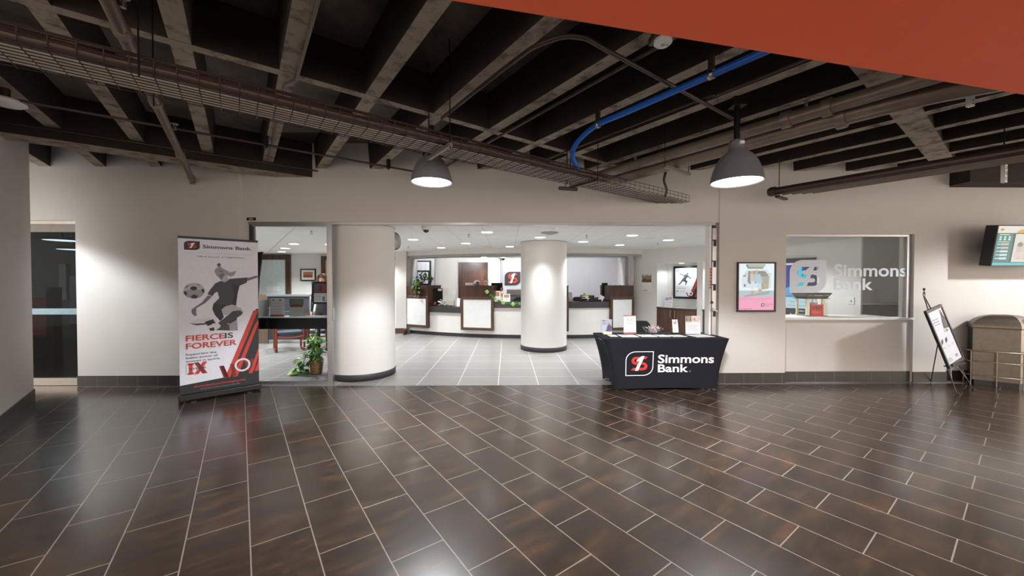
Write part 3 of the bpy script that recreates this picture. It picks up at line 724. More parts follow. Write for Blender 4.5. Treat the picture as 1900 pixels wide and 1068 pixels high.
# bank ceiling fittings
for x, y, lb in ((870, 437, 'small ceiling sprinkler in the bank hall, left of the right column'), (757.5, 460, 'small ceiling sprinkler beside the left column, over the potted vine'), (1088.4, 438.8, 'small ceiling sprinkler just right of the right column'), (1220.5, 453, 'small ceiling sprinkler nearest the slanted right wall'), (578, 431, 'small ceiling sprinkler in the glazed office')):
    sprinkler(onz(x, y - 3, CEIL), lb, -1, 'bank ceiling sprinklers')
for x, y, lb in ((906, 457, 'flat round ceiling speaker over the middle teller pier'), (1207, 440.7, 'flat round ceiling speaker over the wall calendar')):
    t = thing('ceiling_speaker', lb, 'speaker', onz(x, y, CEIL), 0, 'ceiling speakers'); MB().lathe([(0, -.008), (.12, -.008), (.13, 0)], paint_w, 28).build('grille', t)
t = thing('smoke_detector', 'grey-rimmed smoke detector on the bank ceiling above the right column', 'smoke detector', onz(1020, 431, CEIL), 0); MB().lathe([(0, -.04), (.07, -.04), (.10, -.015), (.16, -.012), (.165, 0)], paint_g, 28).build('cover', t)
t = thing('dome_camera', 'white dome security camera on the ceiling right of the left column', 'camera', onz(790.6, 420.5, CEIL), 0)
MB().lathe([(.075, 0), (.075, -.05), (.05, -.055)], white, 24).build('housing', t); MB().sph((0, 0, -.055), (.048, .048, .045), black, 16, 10).build('dome', t)
t = thing('dome_camera', 'white dome security camera in the corner left of the wall emblem', 'camera', at(933.5, 480.5, 14.0) + Vector((0, 0, .06)), 0)
MB().box((-.09, -.1, -.03), (.09, .1, .06), white).build('housing', t); MB().sph((0, -.02, -.04), (.07, .07, .07), black, 14, 8).build('dome', t)
t = thing('convex_mirror', 'brown-rimmed convex mirror edge peeking out behind the left column', 'mirror', at(733, 447, 6.55), math.radians(70))
m = MB(); m.xf = Matrix.Rotation(math.pi / 2, 4, 'X'); m.lathe([(0, .06), (.06, .055), (.11, .035), (.14, 0)], steel, 32).build('mirror', t)
m = MB(); m.xf = Matrix.Rotation(math.pi / 2, 4, 'X'); m.lathe([(.135, .012), (.15, .012), (.155, 0), (.15, -.02), (0, -.02)], M('mirror_rim', (92, 74, 58), .5), 32).build('rim', t)
# ================================================================== LOBBY THINGS
# ---- roll-up banner
T0 = (-3.898, 5.163, 0); BR = math.atan2(.575, .637)
t = thing('banner_stand', 'tall white roll-up banner of a kicking footballer standing before the left wall', 'banner', T0, BR)
MB().box((-.445, -.07, .015), (.445, .07, .095), black).build('base', t, .012)
for x in (-.3, .3): MB().box((x - .03, -.13, 0), (x + .03, .13, .016), black).build('foot', t)
MB().box((-.43, -.012, 2.115), (.43, .012, 2.145), black).build('top_rail', t)
MB().cyl((0, .03, .09), (0, .03, 2.12), .012, blackm).build('pole', t)
W_, Z0, Z1 = .856, .095, 2.115; H_ = Z1 - Z0
A = Art((-W_ / 2, -.004, Z0), (1, 0, 0), (0, 0, 1), W_, H_)
A.box((-W_ / 2, -.004, Z0), (W_ / 2, 0, Z1), PAL)
def bz(x, y):            # position measured on an enlarged view of the banner -> fractions of its width and height
    u = (x - 65) / 885; return (u, 1 - (y - (85 + 70 * u)) / (1857 - 194 * u))
def bp_(pts, c, L=1): A.poly([bz(*q) for q in pts], c, L)
g1, g2, g3, g4, g5 = C((66, 67, 74)), C((110, 110, 116)), C((150, 150, 155)), C((178, 178, 184)), C((46, 47, 54))
drk, red2, dred = C((40, 41, 46)), C((196, 62, 52)), C((122, 44, 44))
# dark field with red stripes, lower right
A.poly([(0, 0), (1, 0), (1, .53), (.965, .53), (.575, .075), (0, .058)], drk, 0)
A.poly([(0, .0), (1, 0), (1, .06), (0, .058)], drk, 1)
def stripe(x0, y0, x1, y1, wd, c, L): A.poly([(x0 - wd / 2, y0), (x0 + wd / 2, y0), (x1 + wd / 2, y1), (x1 - wd / 2, y1)], c, L)
for x0, x1, y1, wd in ((.575, .965, .52, .034), (.675, .985, .425, .03)):
    A.poly([(x0 - wd, .07), (x0 + wd, .07), (min(x1 + wd, 1), y1), (min(x1 + wd, 1), y1 + .03 if x1 + wd >= 1 else y1), (x1 - wd, y1)], red2, 2)
stripe(.50, .155, .555, .075, .06, dred, 3); stripe(.505, .155, .57, .07, .05, dred, 3)
stripe(.635, .16, .665, .075, .05, dred, 3)
stripe(.815, .18, .885, .078, .05, dred, 2); stripe(.90, .18, .945, .10, .05, dred, 2)
A.poly([(.86, .078), (.91, .078), (1, .20), (1, .255)], red2, 3); A.poly([(.94, .088), (.985, .088), (1, .11), (1, .17)], red2, 3)
A.loops([[(.775 + .107 * math.cos(k * .2094), .145 + .046 * math.sin(k * .2094)) for k in range(30)], [(.775 + .078 * math.cos(k * .2094), .145 + .0335 * math.sin(k * .2094)) for k in range(30)]], C((214, 214, 220)), 5)
# emblem and name
logo_mark(A, .068, .928, .185, .058, INK, RED, WHT, 1)
A.text('Simmons Bank.', .287, .943, .022, INK, 1, .022, width=.63)
A.rect(.07, .9095, .93, .911, g4, 1)
A.text('Official Sponsor of', .215, .884, .0085, g1, 1, .008, width=.33)
A.text('Cowgirls', .558, .884, .0105, dred, 1, .012, width=.125, shear=.3)
A.text('Athletics', .69, .884, .0085, g1, 1, .008, width=.135)
# football
A.oval(.18, .664, .125, .0515, g4, 1, 28)
bp_([(115, 740), (150, 700), (330, 700), (325, 745), (290, 785), (220, 803), (150, 785)], g3, 2)
for q in ([(185, 670), (215, 655), (250, 665), (252, 695), (220, 708), (185, 695)], [(115, 715), (140, 712), (152, 745), (140, 768), (118, 745)], [(300, 690), (325, 690), (332, 722), (320, 740), (303, 722)], [(185, 775), (220, 752), (265, 770), (245, 800), (205, 800)], [(130, 668), (165, 640), (170, 645), (140, 675)], [(245, 628), (280, 640), (275, 648)]): bp_(q, g5, 3)
# kicking player in greys
bp_([(440, 480), (455, 450), (480, 440), (465, 405), (490, 385), (510, 400), (515, 435), (560, 465), (620, 500), (690, 480), (665, 535), (620, 550), (560, 520), (530, 510), (500, 570), (470, 540), (450, 510)], g3, 2)
bp_([(470, 470), (530, 480), (560, 520), (640, 545), (590, 530), (520, 500)], g2, 3)
bp_([(478, 402), (496, 384), (512, 402), (506, 425), (484, 422)], g1, 3)
bp_([(495, 520), (540, 495), (585, 540), (600, 590), (550, 615), (518, 598), (505, 570)], g4, 3)
bp_([(490, 520), (540, 505), (560, 530), (530, 560), (520, 590), (502, 565)], g2, 4)
bp_([(510, 598), (450, 625), (400, 690), (362, 750), (415, 780), (440, 742), (472, 725), (492, 800), (425, 870), (560, 890), (682, 895), (700, 760), (725, 660), (812, 625), (822, 562), (700, 570), (610, 575), (560, 615)], g1, 2)
bp_([(640, 640), (725, 660), (700, 760), (682, 890), (640, 880), (660, 760)], g5, 3)
bp_([(368, 765), (412, 785), (335, 860), (245, 915), (240, 970), (250, 1000), (225, 1010), (195, 975), (192, 935), (225, 905), (300, 850)], g2, 2)
bp_([(822, 570), (940, 540), (948, 565), (815, 606)], g2, 2)
bp_([(428, 862), (413, 930), (440, 1000), (500, 1075), (540, 1030), (520, 950), (560, 900), (682, 892), (560, 885)], g5, 3)
bp_([(513, 940), (560, 900), (640, 880), (740, 928), (765, 960), (720, 990), (640, 960), (560, 1012), (530, 990)], g4, 4)
bp_([(640, 960), (720, 950), (762, 975), (745, 1005), (560, 1120), (500, 1150), (470, 1100), (560, 1030)], g1, 5)
bp_([(360, 1145), (420, 1100), (480, 1100), (505, 1130), (470, 1165), (435, 1190), (385, 1180)], C((214, 214, 218)), 6)
bp_([(375, 1160), (430, 1145), (435, 1185), (390, 1190)], g5, 7)
bp_([(172, 1092), (235, 1055), (385, 1030), (412, 1068), (335, 1110), (240, 1118)], C((206, 206, 212)), 4)
bp_([(172, 1092), (235, 1100), (330, 1095), (410, 1070), (335, 1112), (240, 1120)], g1, 5); bp_([(330, 1080), (420, 1050), (450, 1100), (360, 1130)], g5, 5)
bp_([(450, 1180), (560, 1110), (600, 1112), (605, 1190)], g1, 4); bp_([(600, 1112), (690, 1060), (700, 1190), (605, 1192)], g3, 4)
bp_([(560, 1020), (690, 1010), (690, 1065), (600, 1112)], g5, 3)
# writing
A.text('FIERCE', .075, .340, .036, red2, 8, .018, width=.47); A.text('IS', .548, .340, .036, INK, 8, .012, width=.105)
A.text('FOREVER', .075, .289, .036, red2, 8, .018, width=.625)
for k, (s_, wd) in enumerate((('Supporting the', .37), ('lasting power of', .385), ('women in sports.', .42))):
    A.text(s_, .07, .247 - .0220 * k, .0125, INK, 2, .014, width=wd)
A.rect(.105, .122, .15, .195, red2, 3); A.rect(.09, .122, .165, .133, red2, 3); A.rect(.09, .184, .165, .195, red2, 3)
A.poly([(.165, .12), (.22, .12), (.325, .197), (.27, .197)], red2, 3); A.poly([(.165, .197), (.22, .197), (.325, .12), (.265, .12)], dred, 4)
A.text('TITLE', .10, .153, .010, INK, 5, .02, width=.205)
for k in range(6): A.rect(.07, .124 + k * .0115, .078, .132 + k * .0115, g3, 2)
A.text('simmonsbank.com/WinningOurWay', .16, .034, .0135, red2, 3, .012, width=.66)
A.text('2022 Simmons First National Corporation. Member FDIC', .24, .016, .0065, g3, 3, .0, width=.5)
A.build('print_panel', t)
# ---- dark panel edge behind the banner
t = thing('folded_panel', 'plain black panel behind the roll-up banner, only its slanted edge showing', 'panel', (-3.75, 5.60, 0), 0)
q = [at(470, 468, 5.56), at(484.3, 466.5, 5.56), at(478, 515, 5.56)]
x0 = -.16
MB().xprism([(q[0].x + 3.75 - .2, 0), (q[2].x + 3.75 - .12, 0), (q[2].x + 3.75, q[2].z), (q[1].x + 3.75, q[1].z), (q[0].x + 3.75 - .1, q[1].z - .02)], -.012, .012, black).build('panel', t)
# ---- number plate above the storefront corner
p = at(466, 406, YB - .008)
o = MB().box((p.x - .066, YB - .012, p.z - .021), (p.x + .066, YB - .001, p.z + .021), black)
A = Art((p.x - .066, YB - .012, p.z - .021), (1, 0, 0), (0, 0, 1), .132, .042); A.box((p.x - .066, YB - .012, p.z - .021), (p.x + .066, YB - .0005, p.z + .021), black)
A.text('204', .5, .25, .5, WHT, 0, .0, width=.42, align='c'); tag(A.build('number_plate', origin=(p.x, YB, p.z)), 'small black room number plate 204 above the top left corner of the storefront', 'sign')

# ---- covered display table
TC = Vector((2.285, 5.655, 0)); TR = math.radians(.8); TL, TD, TZ = 1.80, .69, .745
tb = thing('display_table', 'folding table under a fitted black cloth with the bank name across its front', 'table', TC, TR)
def cloth():
    q = MB(); NS, NR = 12, 14; per = []
    hx, hy = TL / 2, TD / 2
    def side(a, b, k): return [(a[0] + (b[0] - a[0]) * i / k, a[1] + (b[1] - a[1]) * i / k, i / k) for i in range(k)]
    per = [(x, y, s_, 0) for x, y, s_ in side((-hx, -hy), (hx, -hy), 24)] + [(x, y, s_, 1) for x, y, s_ in side((hx, -hy), (hx, hy), 10)] + [(x, y, s_, 2) for x, y, s_ in side((hx, hy), (-hx, hy), 24)] + [(x, y, s_, 3) for x, y, s_ in side((-hx, hy), (-hx, -hy), 10)]
    n = len(per); vs_ = []; fs = []
    for r in range(NR + 1):
        tt = r / NR
        for x, y, s_, k in per:
            ix = .15 * (1 - (1 - tt) ** 1.7); iy = .035 * (1 - (1 - tt) ** 1.6)
            sx_, sy_ = (hx - ix) / hx, (hy - iy) / hy
            b = math.sin(math.pi * s_); pin = .05 * b * math.sin(math.pi * min(1, tt * 1.05)) ** 1.0
            X, Y = x * sx_, y * sy_
            if k == 0: Y += pin * .5
            if k == 2: Y -= pin * .5
            if k == 1: X -= pin * 1.3
            if k == 3: X += pin * 1.3
            zz = TZ - .004 - (TZ - .012) * tt + (.02 * b * tt ** 4 if k in (0, 2) else .09 * b * tt ** 4)
            vs_.append((X, Y, zz))
    for r in range(NR):
        for i in range(n): fs.append((r * n + i, (r + 1) * n + i, (r + 1) * n + (i + 1) % n, r * n + (i + 1) % n))
    q.add(vs_, fs, cloth_m, True)
    q.add([(-hx, -hy, TZ - .004), (hx, -hy, TZ - .004), (hx, hy, TZ - .004), (-hx, hy, TZ - .004)], [(0, 1, 2, 3)], cloth_m)
    return q
cl = cloth().build('tablecloth', tb)
MB().box((-.87, -.32, .69), (.87, .32, .735), white).build('tabletop', tb)
for x, y in ((-.7, -.27), (.7, -.27), (-.7, .27), (.7, .27)): MB().cyl((x, y, 0), (x, y, .70), .014, steel_w, 10).build('leg', tb)
def front_y(z):
    tt = (TZ - z) / TZ; return -TD / 2 + .035 * (1 - (1 - tt) ** 1.6)
class FrontArt(Art):
    def p(s, x, y, L):
        z = y; tt = max(0, min(1, (TZ - .004 - z) / (TZ - .012))); hx = TL / 2
        ix = .15 * (1 - (1 - tt) ** 1.7); iy = .035 * (1 - (1 - tt) ** 1.6); sx_ = (hx - ix) / hx
        s_ = (x / sx_ + hx) / TL; b = math.sin(math.pi * min(1, max(0, s_))); pin = .05 * b * math.sin(math.pi * min(1, tt * 1.05))
        return Vector((x, -TD / 2 * ((TD / 2 - iy) / (TD / 2)) + pin * .5 - .004 - .0008 * L, z))
    def poly(s, pts, mat, L=0): return s.loops([pts], mat, L)
tinv = (Matrix.Translation(TC) @ Matrix.Rotation(TR, 4, 'Z')).inverted()
def tf(px, py):                                    # point on the cloth front
    y = TC.y - TD / 2
    for _ in range(3):
        p = tinv @ at(px, py, y); y += (-TD / 2 + .02) - p.y
    return p.x, p.z
lx0, lz0 = tf(1161, 697.5); lx1, lz1 = tf(1213.5, 651.5)
A = FrontArt((0, 0, 0), (1, 0, 0), (0, 0, 1)); logo_mark(A, lx0, lz0, lx1 - lx0, lz1 - lz0, None, RED, WHT, 0, WHT)
A.build('logo', cl)
A = FrontArt((0, 0, 0), (1, 0, 0), (0, 0, 1))
a_, b_ = tf(1222, 673.5), tf(1325, 657.5); A.text('Simmons', a_[0], a_[1], b_[1] - a_[1], WHT, 0, .019, width=b_[0] - a_[0])
a_, b_ = tf(1222, 690.5), tf(1278, 676); A.text('Bank', a_[0], a_[1], b_[1] - a_[1], WHT, 0, .019, width=b_[0] - a_[0])
a_ = tf(1281.5, 689); A.oval(a_[0], a_[1], .012, .012, g2, 0, 14); A.text('R', a_[0] - .004, a_[1] - .005, .010, drk, 1)
A.build('lettering', cl)

# things on the table: placed at their foot point on its top
def ont(px, py): return onz(px, py, TZ - .003)
def stand(name, label, cat, foot, wd, hg, rot, draw, lean=.12, group=None, back=acryl):
    """clear upright holder with a printed sheet: foot, sheet, back leaf"""
    t = thing(name, label, cat, foot, rot, group)
    m = MB(); m.xf = Matrix.Rotation(-lean, 4, 'X')
    m.box((-wd / 2 - .004, .0012, 0), (wd / 2 + .004, .0035, hg + .004), back); m.box((-wd / 2 - .004, -.006, 0), (wd / 2 + .004, -.0040, hg * .98), back)
    m.build('holder', t)
    MB().box((-wd / 2, -.035, 0), (wd / 2, .06, .003), back).build('foot', t)
    A = Art((-wd / 2, -.0012, .004), (1, 0, 0), (0, 0, 1), wd, hg); A.box((-wd / 2, -.0012, .004), (wd / 2, .001, hg + .003), WHT); draw(A)
    o = A.build('sheet', t); o.rotation_euler = (-lean, 0, 0); return t
def d_list(A):
    A.rect(0, .955, 1, 1, RED); A.rect(0, 0, 1, .07, RED); A.rect(.1, .9, .16, .925, RED)
    for x in (.33, .62): A.rect(x, .77, x + .1, .80, g5)
    for k in range(5): A.rect(.32, .70 - .155 * k, .94, .715 - .155 * k, g3); A.lines(.12, .9, .58 - .155 * k, .67 - .155 * k, 3, g4, 0, .3, k)
def d_people(A):
    A.rect(0, .64, 1, 1, C((222, 214, 206))); A.rect(0, .66, .42, 1, C((150, 84, 58)))
    for x, c in ((.08, (70, 38, 30)), (.2, (186, 132, 100)), (.32, (90, 50, 38)), (.5, (214, 160, 90)), (.62, (190, 120, 80))): A.oval(x, .80, .055, .1, C(c), 1, 10)
    A.stroke([(.62, .70), (.8, .74), (.98, .86)], .004, g1, 2); A.text('Welcome home.', .08, .58, .022, RED); A.lines(.08, .9, .18, .54, 8, g4)
    A.rect(.66, .07, .7, .1, INK); A.text('Simmons', .72, .075, .02, g1)
def d_blue(A):
    A.rect(0, 0, 1, 1, C((206, 212, 226))); A.poly([(.45, .1), (.95, .1), (1, .45), (.75, .75), (.6, .55)], C((96, 92, 140)), 1)
    A.oval(.72, .62, .09, .08, C((196, 150, 110)), 2, 12); A.poly([(.62, .3), (.85, .3), (.8, .56), (.66, .56)], C((120, 92, 60)), 2)
    A.rect(.1, .88, .35, .92, INK, 1); A.lines(.1, .55, .6, .8, 3, g3, 1); A.rect(.0, .0, 1, .06, C((230, 226, 160)), 2)
def d_narrow(A):
    A.poly([(.3, .86), (.45, .75), (.65, .9), (.72, .88), (.5, .70), (.35, .72)], g5, 1); A.text('WOMEN', .2, .62, .03, g1, 1, .01, width=.6); A.lines(.15, .85, .15, .5, 9, g4)

stand('brochure_holder', 'flyer holder with a blue and purple picture at the left end of the black table', 'brochure holder', ont(1125, 617.6), .16, .215, math.radians(-22), d_blue, .2)
t = thing('booklet_stack', 'short stack of yellow-edged booklets at the left end of the black table', 'booklets', ont(1127, 619.5), -.12)
MB().box((-.065, -.03, 0), (.065, .03, .022), C((214, 198, 140))).build('lower_booklet', t); MB().box((-.06, -.028, .022), (.06, .03, .036), C((236, 228, 200))).build('upper_booklet', t)
MB().box((-.085, -.04, .0), (-.066, .03, .012), black).build('clip', t)
stand('brochure_holder', 'upright white list card with red top and bottom bars on the black table', 'brochure holder', ont(1168.8, 619), .195, .285, math.radians(2), d_list, .06)
stand('brochure_holder', 'upright white sheet with a photo of people across its top, right on the black table', 'brochure holder', ont(1286, 619.5), .225, .28, math.radians(-4), d_people, .06)
t = stand('leaflet_holder', 'narrow black-based leaflet holder between the candy bowl and the people sheet', 'leaflet holder', ont(1254, 620), .09, .225, math.radians(4), d_narrow, .16, None, acryl)
MB().box((-.055, -.03, 0), (.055, .045, .03), black).build('base', t)
for x in (-.052, .044): MB().box((x, .0, .03), (x + .008, .04, .10), acryl).build('side', t)
# glass candy bowl
bw = ont(1212, 617.5); t = thing('candy_bowl', 'clear cut-glass bowl with a jagged rim on the black table', 'bowl', bw); t.scale = (1.3, 1.3, 1.1)
m = MB(); m.lathe([(0, .004), (.07, .004), (.10, .03), (.118, .07)], acryl, 24); m.lathe([(.112, .07), (.096, .034), (.068, .009), (0, .009)], acryl, 24)
for k in range(14):
    a = 2 * math.pi * k / 14; d = Vector((math.cos(a), math.sin(a), 0)); e = Vector((-d.y, d.x, 0))
    m.add([d * .118 + e * .024 + Vector((0, 0, .066)), d * .118 - e * .024 + Vector((0, 0, .066)), d * .136 + Vector((0, 0, .098))], [(0, 1, 2)], acryl)
m.build('bowl', t)
m = MB(); rnd = random.Random(4)
cc = [C((226, 206, 212)), C((214, 120, 132)), C((236, 232, 232)), C((180, 90, 110)), C((240, 238, 236))]
for k in range(110):
    a = rnd.uniform(0, 6.28); z = rnd.uniform(.014, .085); rr = rnd.uniform(0, .05 + .85 * z)
    m.sph((bw.x + rr * math.cos(a), bw.y + rr * math.sin(a), bw.z + z), (rnd.uniform(.008, .013), rnd.uniform(.007, .011), .006), rnd.choice(cc), 6, 4)
for k in range(16):
    a = rnd.uniform(0, 6.28); rr = rnd.uniform(.06, .11); p = bw + Vector((rr * math.cos(a), rr * math.sin(a), .075))
    m.bar(p, p + Vector((.03 * math.cos(a), .03 * math.sin(a), rnd.uniform(.015, .04))), .006, .002, cc[2])
tag(m.build('wrapped_candy', origin=bw), 'pink and white wrapped candies heaped in the glass bowl', 'candy', None, 'stuff')
for k, (xa, xb, y, dd, lb) in enumerate(((1128, 1143, 622.5, .2, 'small white card leftmost of the papers lying on the black table'), (1148, 1180, 622.8, .26, 'white flyer lying before the red-barred list card'), (1184, 1213, 622.6, .25, 'white flyer lying below the left half of the candy bowl'),
        (1216, 1238, 622.6, .22, 'white leaflet lying between the candy bowl and the narrow holder'), (1241, 1268, 622.8, .2, 'white leaflet lying before the narrow leaflet holder'), (1280, 1317, 622.8, .26, 'white flyer lying in front of the people sheet'))):
    a_, b_ = ont(xa, y), ont(xb, y); cx_ = (a_ + b_) / 2; wd = (b_ - a_).x
    A = Art((-wd / 2, -dd / 2, .0012), (1, 0, 0), (0, 1, 0), wd, dd, .0004, .0003)
    sh = -.25 * wd
    A.add([(-wd / 2, dd / 2, .0012), (-wd / 2 + .02, -dd / 2, .0012), (wd / 2 + .02, -dd / 2, .0012), (wd / 2, dd / 2, .0012)], [(0, 1, 2, 3)], WHT)
    A.box((-wd / 2 + .02, -dd / 2, 0), (wd / 2, dd / 2, .001), WHT); A.lines(.2, .9, .15, .6, 4, g4); A.rect(.2, .7, .6, .85, (RED, g2, C((120, 110, 130)), g3, C((200, 170, 130)), g4)[k])
    tag(A.build('flyer', None, 0, cx_, .05 * (k - 2)), lb, 'flyer', 'flyers on the black table')

# ---- framed poster on the pillar
yp = YB - .01
a_, b_ = at(1367.5, 578.5, yp - .02), at(1440, 486, yp - .02); pw, ph = b_.x - a_.x, b_.z - a_.z
t = thing('framed_poster', 'black-framed glowing poster with a pink lower band on the beige pillar', 'poster', ((a_.x + b_.x) / 2, yp, a_.z), 0)
m = MB(); f_ = .022
for q in (((-pw / 2, -.03, 0), (pw / 2, 0, f_ * 1.3)), ((-pw / 2, -.03, ph - f_), (pw / 2, 0, ph)), ((-pw / 2, -.03, f_ * 1.3), (-pw / 2 + f_, 0, ph - f_)), ((pw / 2 - f_, -.03, f_ * 1.3), (pw / 2, 0, ph - f_))): m.box(q[0], q[1], black)
m.build('frame', t, .003)
iw, ih = pw - 2 * f_, ph - 2.3 * f_
A = Art((-iw / 2, -.013, f_ * 1.3), (1, 0, 0), (0, 0, 1), iw, ih); A.box((-iw / 2, -.013, f_ * 1.3), (iw / 2, -.001, f_ * 1.3 + ih), black)
K = lambda c: E(c, .95)  # poster colours glow as if backlit
A.rect(0, 0, 1, 1, K((226, 240, 242))); A.rect(0, .0, 1, .285, K((236, 160, 190)), 1); A.rect(0, .285, 1, .42, K((176, 190, 198)), 1)
A.poly([(.08, .30), (.9, .42), (.85, .34), (.2, .285)], K((150, 162, 172)), 2)
A.poly([(.24, .99), (.76, .99), (.72, .92), (.28, .92)], K((176, 180, 158)), 2); A.poly([(.2, .97), (.24, .99), (.3, .92), (.68, .92), (.7, .89), (.26, .89)], K((110, 130, 140)), 2)
A.poly([(.08, .70), (.22, .87), (.8, .87), (.92, .75), (.92, .48), (.1, .48)], K((204, 224, 230)), 2)
A.poly([(.27, .84), (.74, .84), (.84, .74), (.84, .62), (.3, .56), (.25, .62)], K((130, 134, 126)), 3)
A.poly([(.62, .72), (.86, .74), (.84, .46), (.64, .44)], K((160, 164, 150)), 4)
for x, y in ((.37, .81), (.50, .83)): A.oval(x, y, .045, .035, K((204, 170, 120)), 5, 12)
A.poly([(.32, .78), (.44, .78), (.46, .62), (.33, .60)], K((196, 190, 186)), 5); A.poly([(.45, .80), (.6, .78), (.68, .60), (.52, .55), (.46, .62)], K((170, 196, 214)), 6)
A.poly([(.34, .62), (.45, .62), (.43, .44), (.36, .44)], K((208, 222, 226)), 6); A.poly([(.50, .60), (.58, .58), (.60, .46), (.54, .44)], K((196, 214, 222)), 7)
for x, y in ((.39, .38), (.60, .42), (.76, .52)): A.oval(x, y, .05, .04, K((206, 160, 104)), 8, 10)
A.rect(.13, .72, .21, .75, K((200, 90, 90)), 4); A.rect(.15, .5, .2, .56, K((190, 90, 90)), 4)
A.text("Here's to the open road", .18, .765, .03, WHT, 9, .01, width=.75)
A.text('Buying your next car is simple with a Simmons', .04, .245, .017, K((196, 110, 140)), 3, 0, width=.88); A.text('Bank auto loan. Talk to us today.', .04, .215, .017, K((196, 110, 140)), 3, 0, width=.7)
logo_mark(A, .64, .075, .09, .075, K((70, 60, 80)), K((240, 200, 214)), K((250, 240, 244)), 3)
A.text('Simmons', .76, .12, .02, K((110, 80, 110)), 3, .01, width=.2); A.text('Bank', .76, .085, .02, K((110, 80, 110)), 3, .01, width=.11); A.text('Visit us. Member FDIC', .04, .02, .02, K((130, 70, 100)), 3, .01, width=.34)
A.build('print', t)

# ---- easel with framed notice
ft1, ft2, ft3 = onz(1774, 731, .0), onz(1803, 722.5, .0), onz(1703.5, 703, .0)
ec = (ft1 + ft2) / 2; er = math.atan2((ft2 - ft1).y, (ft2 - ft1).x)
t = thing('display_easel', 'thin wire display easel standing right of the storefront window', 'easel', ec, er)
EM = (Matrix.Translation(ec) @ Matrix.Rotation(er, 4, 'Z')).inverted()
top = EM @ at(1714.5, 549, 5.42); lf, rf, bf = EM @ ft1, EM @ ft2, EM @ Vector((ft3.x, 5.70, 0))
rod = M('easel_rod', (74, 70, 66), .35, .7)
for f, sx_ in ((lf, -1), (rf, 1)):
    mid = f.lerp(top, .5) + Vector((.03 * sx_, 0, 0))
    MB().tube(spline([f + Vector((-.01 * sx_, -.02, .012)), f + Vector((0, 0, .03)), f.lerp(top, .25), mid, f.lerp(top, .85) + Vector((.012 * sx_, 0, 0)), top + Vector((.008 * sx_, 0, -.002))], 5), .0075, rod, 8).sph(f + Vector((-.01 * sx_, -.02, .012)), .012, rod, 8, 6).build('front_leg', t)
MB().tube([((lf + rf) / 2).lerp(top, .60), bf + Vector((0, 0, .01))], .0065, rod, 8).build('rear_leg', t)
m = MB(); m.tube([top + Vector((.03 * math.cos(a), 0, .03 + .035 * math.sin(a))) for a in [k * math.pi / 8 for k in range(17)]], .005, rod, 6)
m.sph(top + Vector((0, 0, .10)), (.016, .016, .02), rod, 10, 8).tube([top + Vector((0, 0, .03)), top + Vector((0, 0, .09))], .005, rod, 6); m.build('finial', t)
ar = [lf.lerp(top, .06), lf.lerp(top, .16).lerp(rf.lerp(top, .16), .1), lf.lerp(top, .21).lerp(rf.lerp(top, .21), .5), rf.lerp(top, .16).lerp(lf.lerp(top, .16), .1), rf.lerp(top, .06)]
MB().tube(spline([lf.lerp(top, .12), lf.lerp(top, .22).lerp(rf.lerp(top, .22), .15), lf.lerp(top, .25).lerp(rf.lerp(top, .25), .5), rf.lerp(top, .22).lerp(lf.lerp(top, .22), .15), rf.lerp(top, .12)], 5), .007, steel_w, 8).build('brace_arch', t)
tr_ = lf.lerp(top, .285); tr2 = rf.lerp(top, .285)
MB().bar(tr_ + Vector((-.10, -.03, -.006)), tr2 + Vector((.10, -.03, -.006)), .06, .012, blackm).box((tr_.x - .02, tr_.y - .065, tr_.z - .01), (tr2.x + .02, tr_.y - .055, tr_.z + .03), blackm).build('shelf', t)
# board
bot = (lf + rf) / 2; axis = (top - bot); axis_n = axis.normalized()
sc = (tr_ + tr2) / 2 + Vector((0, -.034, .002)); tilt = math.atan2(axis.y, axis.z)
EWd, EHt = .58, .83
TW = Matrix.Translation(ec) @ Matrix.Rotation(er, 4, 'Z')
b = thing('framed_notice', 'tall black-framed white notice resting on the wire easel', 'sign', TW @ sc, er); b.rotation_mode = 'QUATERNION'
za_ = (TW.to_3x3() @ axis).normalized(); xa_ = (TW.to_3x3() @ Vector((1, 0, 0))); xa_ = (xa_ - za_ * xa_.dot(za_)).normalized(); b.rotation_quaternion = Matrix((xa_, za_.cross(xa_), za_)).transposed().to_quaternion()
m = MB(); f_ = .038
for q in (((-EWd / 2, -.02, 0), (EWd / 2, .012, f_ * 1.15)), ((-EWd / 2, -.02, EHt - f_ * 1.15), (EWd / 2, .012, EHt)), ((-EWd / 2, -.02, f_), (-EWd / 2 + f_, .012, EHt - f_)), ((EWd / 2 - f_, -.02, f_), (EWd / 2, .012, EHt - f_))): m.box(q[0], q[1], black)
m.build('frame', b, .004)
iw, ih = EWd - 2 * f_, EHt - 2.3 * f_
A = Art((-iw / 2, -.008, f_ * 1.15), (1, 0, 0), (0, 0, 1), iw, ih); A.box((-iw / 2, -.008, f_ * 1.15), (iw / 2, .01, f_ * 1.15 + ih), C((200, 202, 212)))
A.poly([(.80, .94), (.88, .95), (.92, .86), (1, .78), (.98, .60), (.62, .62), (.68, .76), (.76, .84)], C((84, 70, 64)), 1); A.poly([(.80, .90), (.9, .90), (.88, .80), (.8, .82)], C((60, 50, 60)), 2); A.oval(.84, .945, .05, .025, C((150, 100, 70)), 2)
A.poly([(.78, .78), (.98, .78), (.97, .66), (.74, .66)], C((96, 86, 98)), 3); A.oval(.72, .575, .15, .035, C((178, 172, 168)), 2); A.oval(.78, .57, .07, .02, C((120, 116, 112)), 3)
for k, s_ in enumerate(('same card.', 'same rewards.', 'new look.')): A.text(s_, .12, .83 - .05 * k, .018, g5, 1, .016, width=.42)
A.lines(.1, .45, .64, .66, 1, g4, 1)
